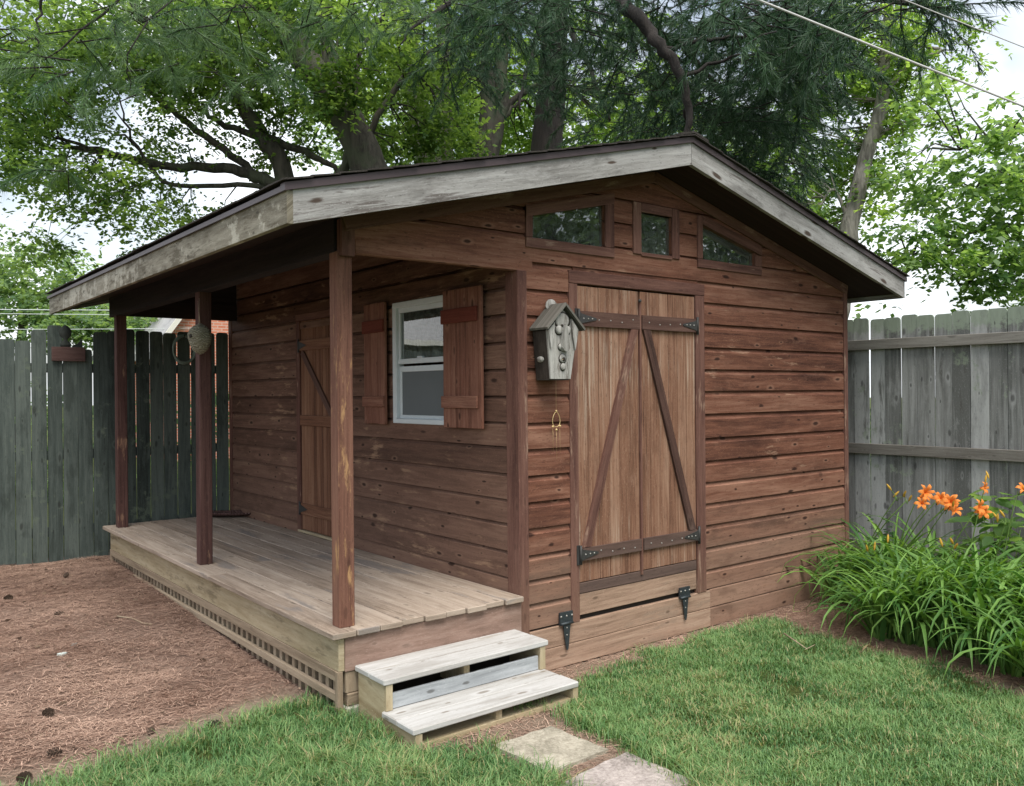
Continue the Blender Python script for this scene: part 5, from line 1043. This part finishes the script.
def hedge(x0, x1, y0, y1, z1, seed, label):
    r = np.random.default_rng(seed); n = int((x1-x0)*(y1-y0)*z1*5)+60; c = np.stack([r.uniform(x0, x1, n), r.uniform(y0, y1, n), r.uniform(.3, z1-.25, n)], 1); t = thing('hedge', label, 'hedge', ((x0+x1)/2, (y0+y1)/2, .3)); mb = MB()
    for q in c[::7]: mb.tube([(q[0], q[1], .1), (q[0]+.05, q[1], q[2])], [.02, .008], 5, cap=False)
    mb.build('stems', 'bark', t); V, F, C = leaves(c, 46, .38, .12, seed); fast('leaves', V, F, 'leaffar', C, t)
hedge(-9., 2.6, 9.2, 10.2, 2.1, 61, 'green hedge glimpsed through the gaps of the dark back fence'); hedge(7.6, 8.4, -5., 5.5, 1.9, 62, 'green hedge glimpsed through the gaps of the silver fence')
# trees behind the viewer: they show in the gable windows
def simple_tree(x, y, H, R, seed, label):
    r = np.random.default_rng(seed); t = thing('shade_tree', label, 'tree', (x, y, .15), 'trees across the lawn'); mb = MB(); mb.tube([(x, y, 0), (x+.1, y, H*.4), (x-.1, y+.1, H*.75)], [.28, .2, .08], 10); 
    d = r.normal(0, 1, (150, 3)); d /= np.linalg.norm(d, axis=1)[:, None]; c = np.array([x, y, H*.62])+d*(r.random(150)**.4)[:, None]*np.array([R, R, H*.42])
    for k in range(0, 150, 8): mb.tube([(x, y, H*.35+.002*k*H), tuple(c[k])], [.05, .01], 5)
    mb.build('trunk', 'bark', t); V, F, C = leaves(c, 90, .8, .2, seed); fast('crown', V, F, 'leafdark', C, t)
simple_tree(8.5, -9.5, 8., 3., 51, 'shade tree across the lawn mirrored in the gable windows'); simple_tree(5.2, -13., 8.5, 3., 52, 'farther shade tree across the lawn mirrored in the gable windows'); simple_tree(13., -8., 9., 3.4, 53, 'right shade tree across the lawn mirrored in the gable windows')

# ------------------------------------------------------------------ houses beyond, cables
bhs = thing('brick_house', 'salmon brick house gable beyond the back fence', 'house', (5.7, 19.5, .3)); mb = MB(); x0, x1, xa, z0, za, y = 3.36, 8.0, 5.68, 3.20, 6.4, 18.7
mb.prism([(x0, y, 0), (x1, y, 0), (x1, y, z0), (xa, y, za), (x0, y, z0)], (0, 6, 0)); mb.build('wall', 'brick', bhs)
mb = MB(); sl = (za-z0)/(xa-x0)
for a, b in ((x0-.35, xa), (x1+.35, xa)): mb.prism([(a, y-.3, z0-.35*sl+.02), (b, y-.3, za+.02), (b, y-.3, za+.2), (a, y-.3, z0-.35*sl+.2)], (0, 6.6, 0))
rf = mb.build('roof', 'roofgrey', bhs); mb = MB()
for a, b in ((x0-.35, xa), (x1+.35, xa)): mb.prism([(a, y-.33, z0-.35*sl-.02), (b, y-.33, za-.02), (b, y-.33, za+.19), (a, y-.33, z0-.35*sl+.19)], (0, .028, 0))
mb.build('rake_trim', 'white', rf)
nh = thing('neighbour_house', 'low grey roofed house mirrored in the white window', 'house', (-10, 16, .3)); mb = MB(); mb.box((-17, 14.4, .2), (-4.5, 20, 3.05)); mb.build('wall', 'wallgreen', nh)
mb = MB(); mb.prism([(-17.4, 14, 3.12), (-17.4, 17.2, 4.55), (-17.4, 20.4, 3.12)], (13.3, 0, 0)); r2 = mb.build('roof', 'roofgrey', nh); mb = MB(); mb.box((-17.4, 13.88, 3.0), (-4.1, 13.995, 3.13)); mb.build('gutter', 'white', r2)
def cable(p, q, r, sag, lab, mat='cable'):
    p, q = np.array(p), np.array(q); pts = [p+(q-p)*t-np.array([0, 0, sag*4*t*(1-t)]) for t in np.linspace(0, 1, 24)]; mb = MB(); mb.tube(pts, r, 7); tag(mb.build('power_line', mat), lab, 'power line', 'overhead lines')
cable(at(690, -28, 4.7), at(1200, 176, 4.3), .0056, .005, 'thick pale overhead cable crossing the top right corner'); cable(at(840, -26, 4.9), at(1200, 116, 4.5), .003, .004, 'thin overhead line above the thick cable at top right')
cable(at(-60, 309, 22.), at(330, 310, 22.), .011, .02, 'upper thin line above the far trees on the left', 'cabledark'); cable(at(-60, 313, 22.), at(330, 315, 22.), .009, .02, 'second thin line close beneath the upper one on the left', 'cabledark'); cable(at(-60, 329, 22.), at(200, 328, 22.), .008, .02, 'lowest thin line just above the left fence', 'cabledark')

# ------------------------------------------------------------------ light and sky
SUN_EL, SUN_AZ = RAD(62), RAD(198)       # azimuth clockwise from +y: the light comes from behind the viewer
w = bpy.data.worlds.new('World'); S.world = w; w.use_nodes = True; nt = w.node_tree; bg = nt.nodes['Background']
sky = nt.nodes.new('ShaderNodeTexSky'); sky.sky_type = 'NISHITA'; sky.sun_disc = False; sky.sun_elevation = SUN_EL; sky.sun_rotation = SUN_AZ; sky.air_density = 1.2; sky.dust_density = 2.5
tc = nt.nodes.new('ShaderNodeTexCoord'); nz = nt.nodes.new('ShaderNodeTexNoise'); nz.inputs['Scale'].default_value = 2.6; nz.inputs['Detail'].default_value = 6; nt.links.new(tc.outputs['Generated'], nz.inputs['Vector'])
rp = nt.nodes.new('ShaderNodeMapRange'); rp.inputs[1].default_value = .36; rp.inputs[2].default_value = .58; nt.links.new(nz.outputs[0], rp.inputs[0])
mx = nt.nodes.new('ShaderNodeMix'); mx.data_type = 'RGBA'; nt.links.new(rp.outputs[0], mx.inputs[0]); nt.links.new(sky.outputs[0], mx.inputs[6]); mx.inputs[7].default_value = (10.2, 10.6, 11.0, 1)
nt.links.new(mx.outputs[2], bg.inputs[0]); bg.inputs[1].default_value = .082
sl_ = bpy.data.lights.new('sun', 'SUN'); so = bpy.data.objects.new('sun', sl_); COL.objects.link(so); sl_.energy = 2.3; sl_.angle = RAD(38); sl_.color = (1, .94, .84)
dv = Vector((math.sin(SUN_AZ)*math.cos(SUN_EL), math.cos(SUN_AZ)*math.cos(SUN_EL), math.sin(SUN_EL))); so.rotation_euler = dv.to_track_quat('Z', 'Y').to_euler()
vs = S.view_settings; vs.view_transform = 'Standard'; vs.look = 'None'; vs.gamma = 1; vs.use_curve_mapping = False; vs.exposure = .92
S.cycles.max_bounces = 8; S.cycles.diffuse_bounces = 3; S.cycles.transparent_max_bounces = 8; S.cycles.glossy_bounces = 3; S.cycles.use_denoising = True; S.cycles.caustics_reflective = False; S.cycles.caustics_refractive = False
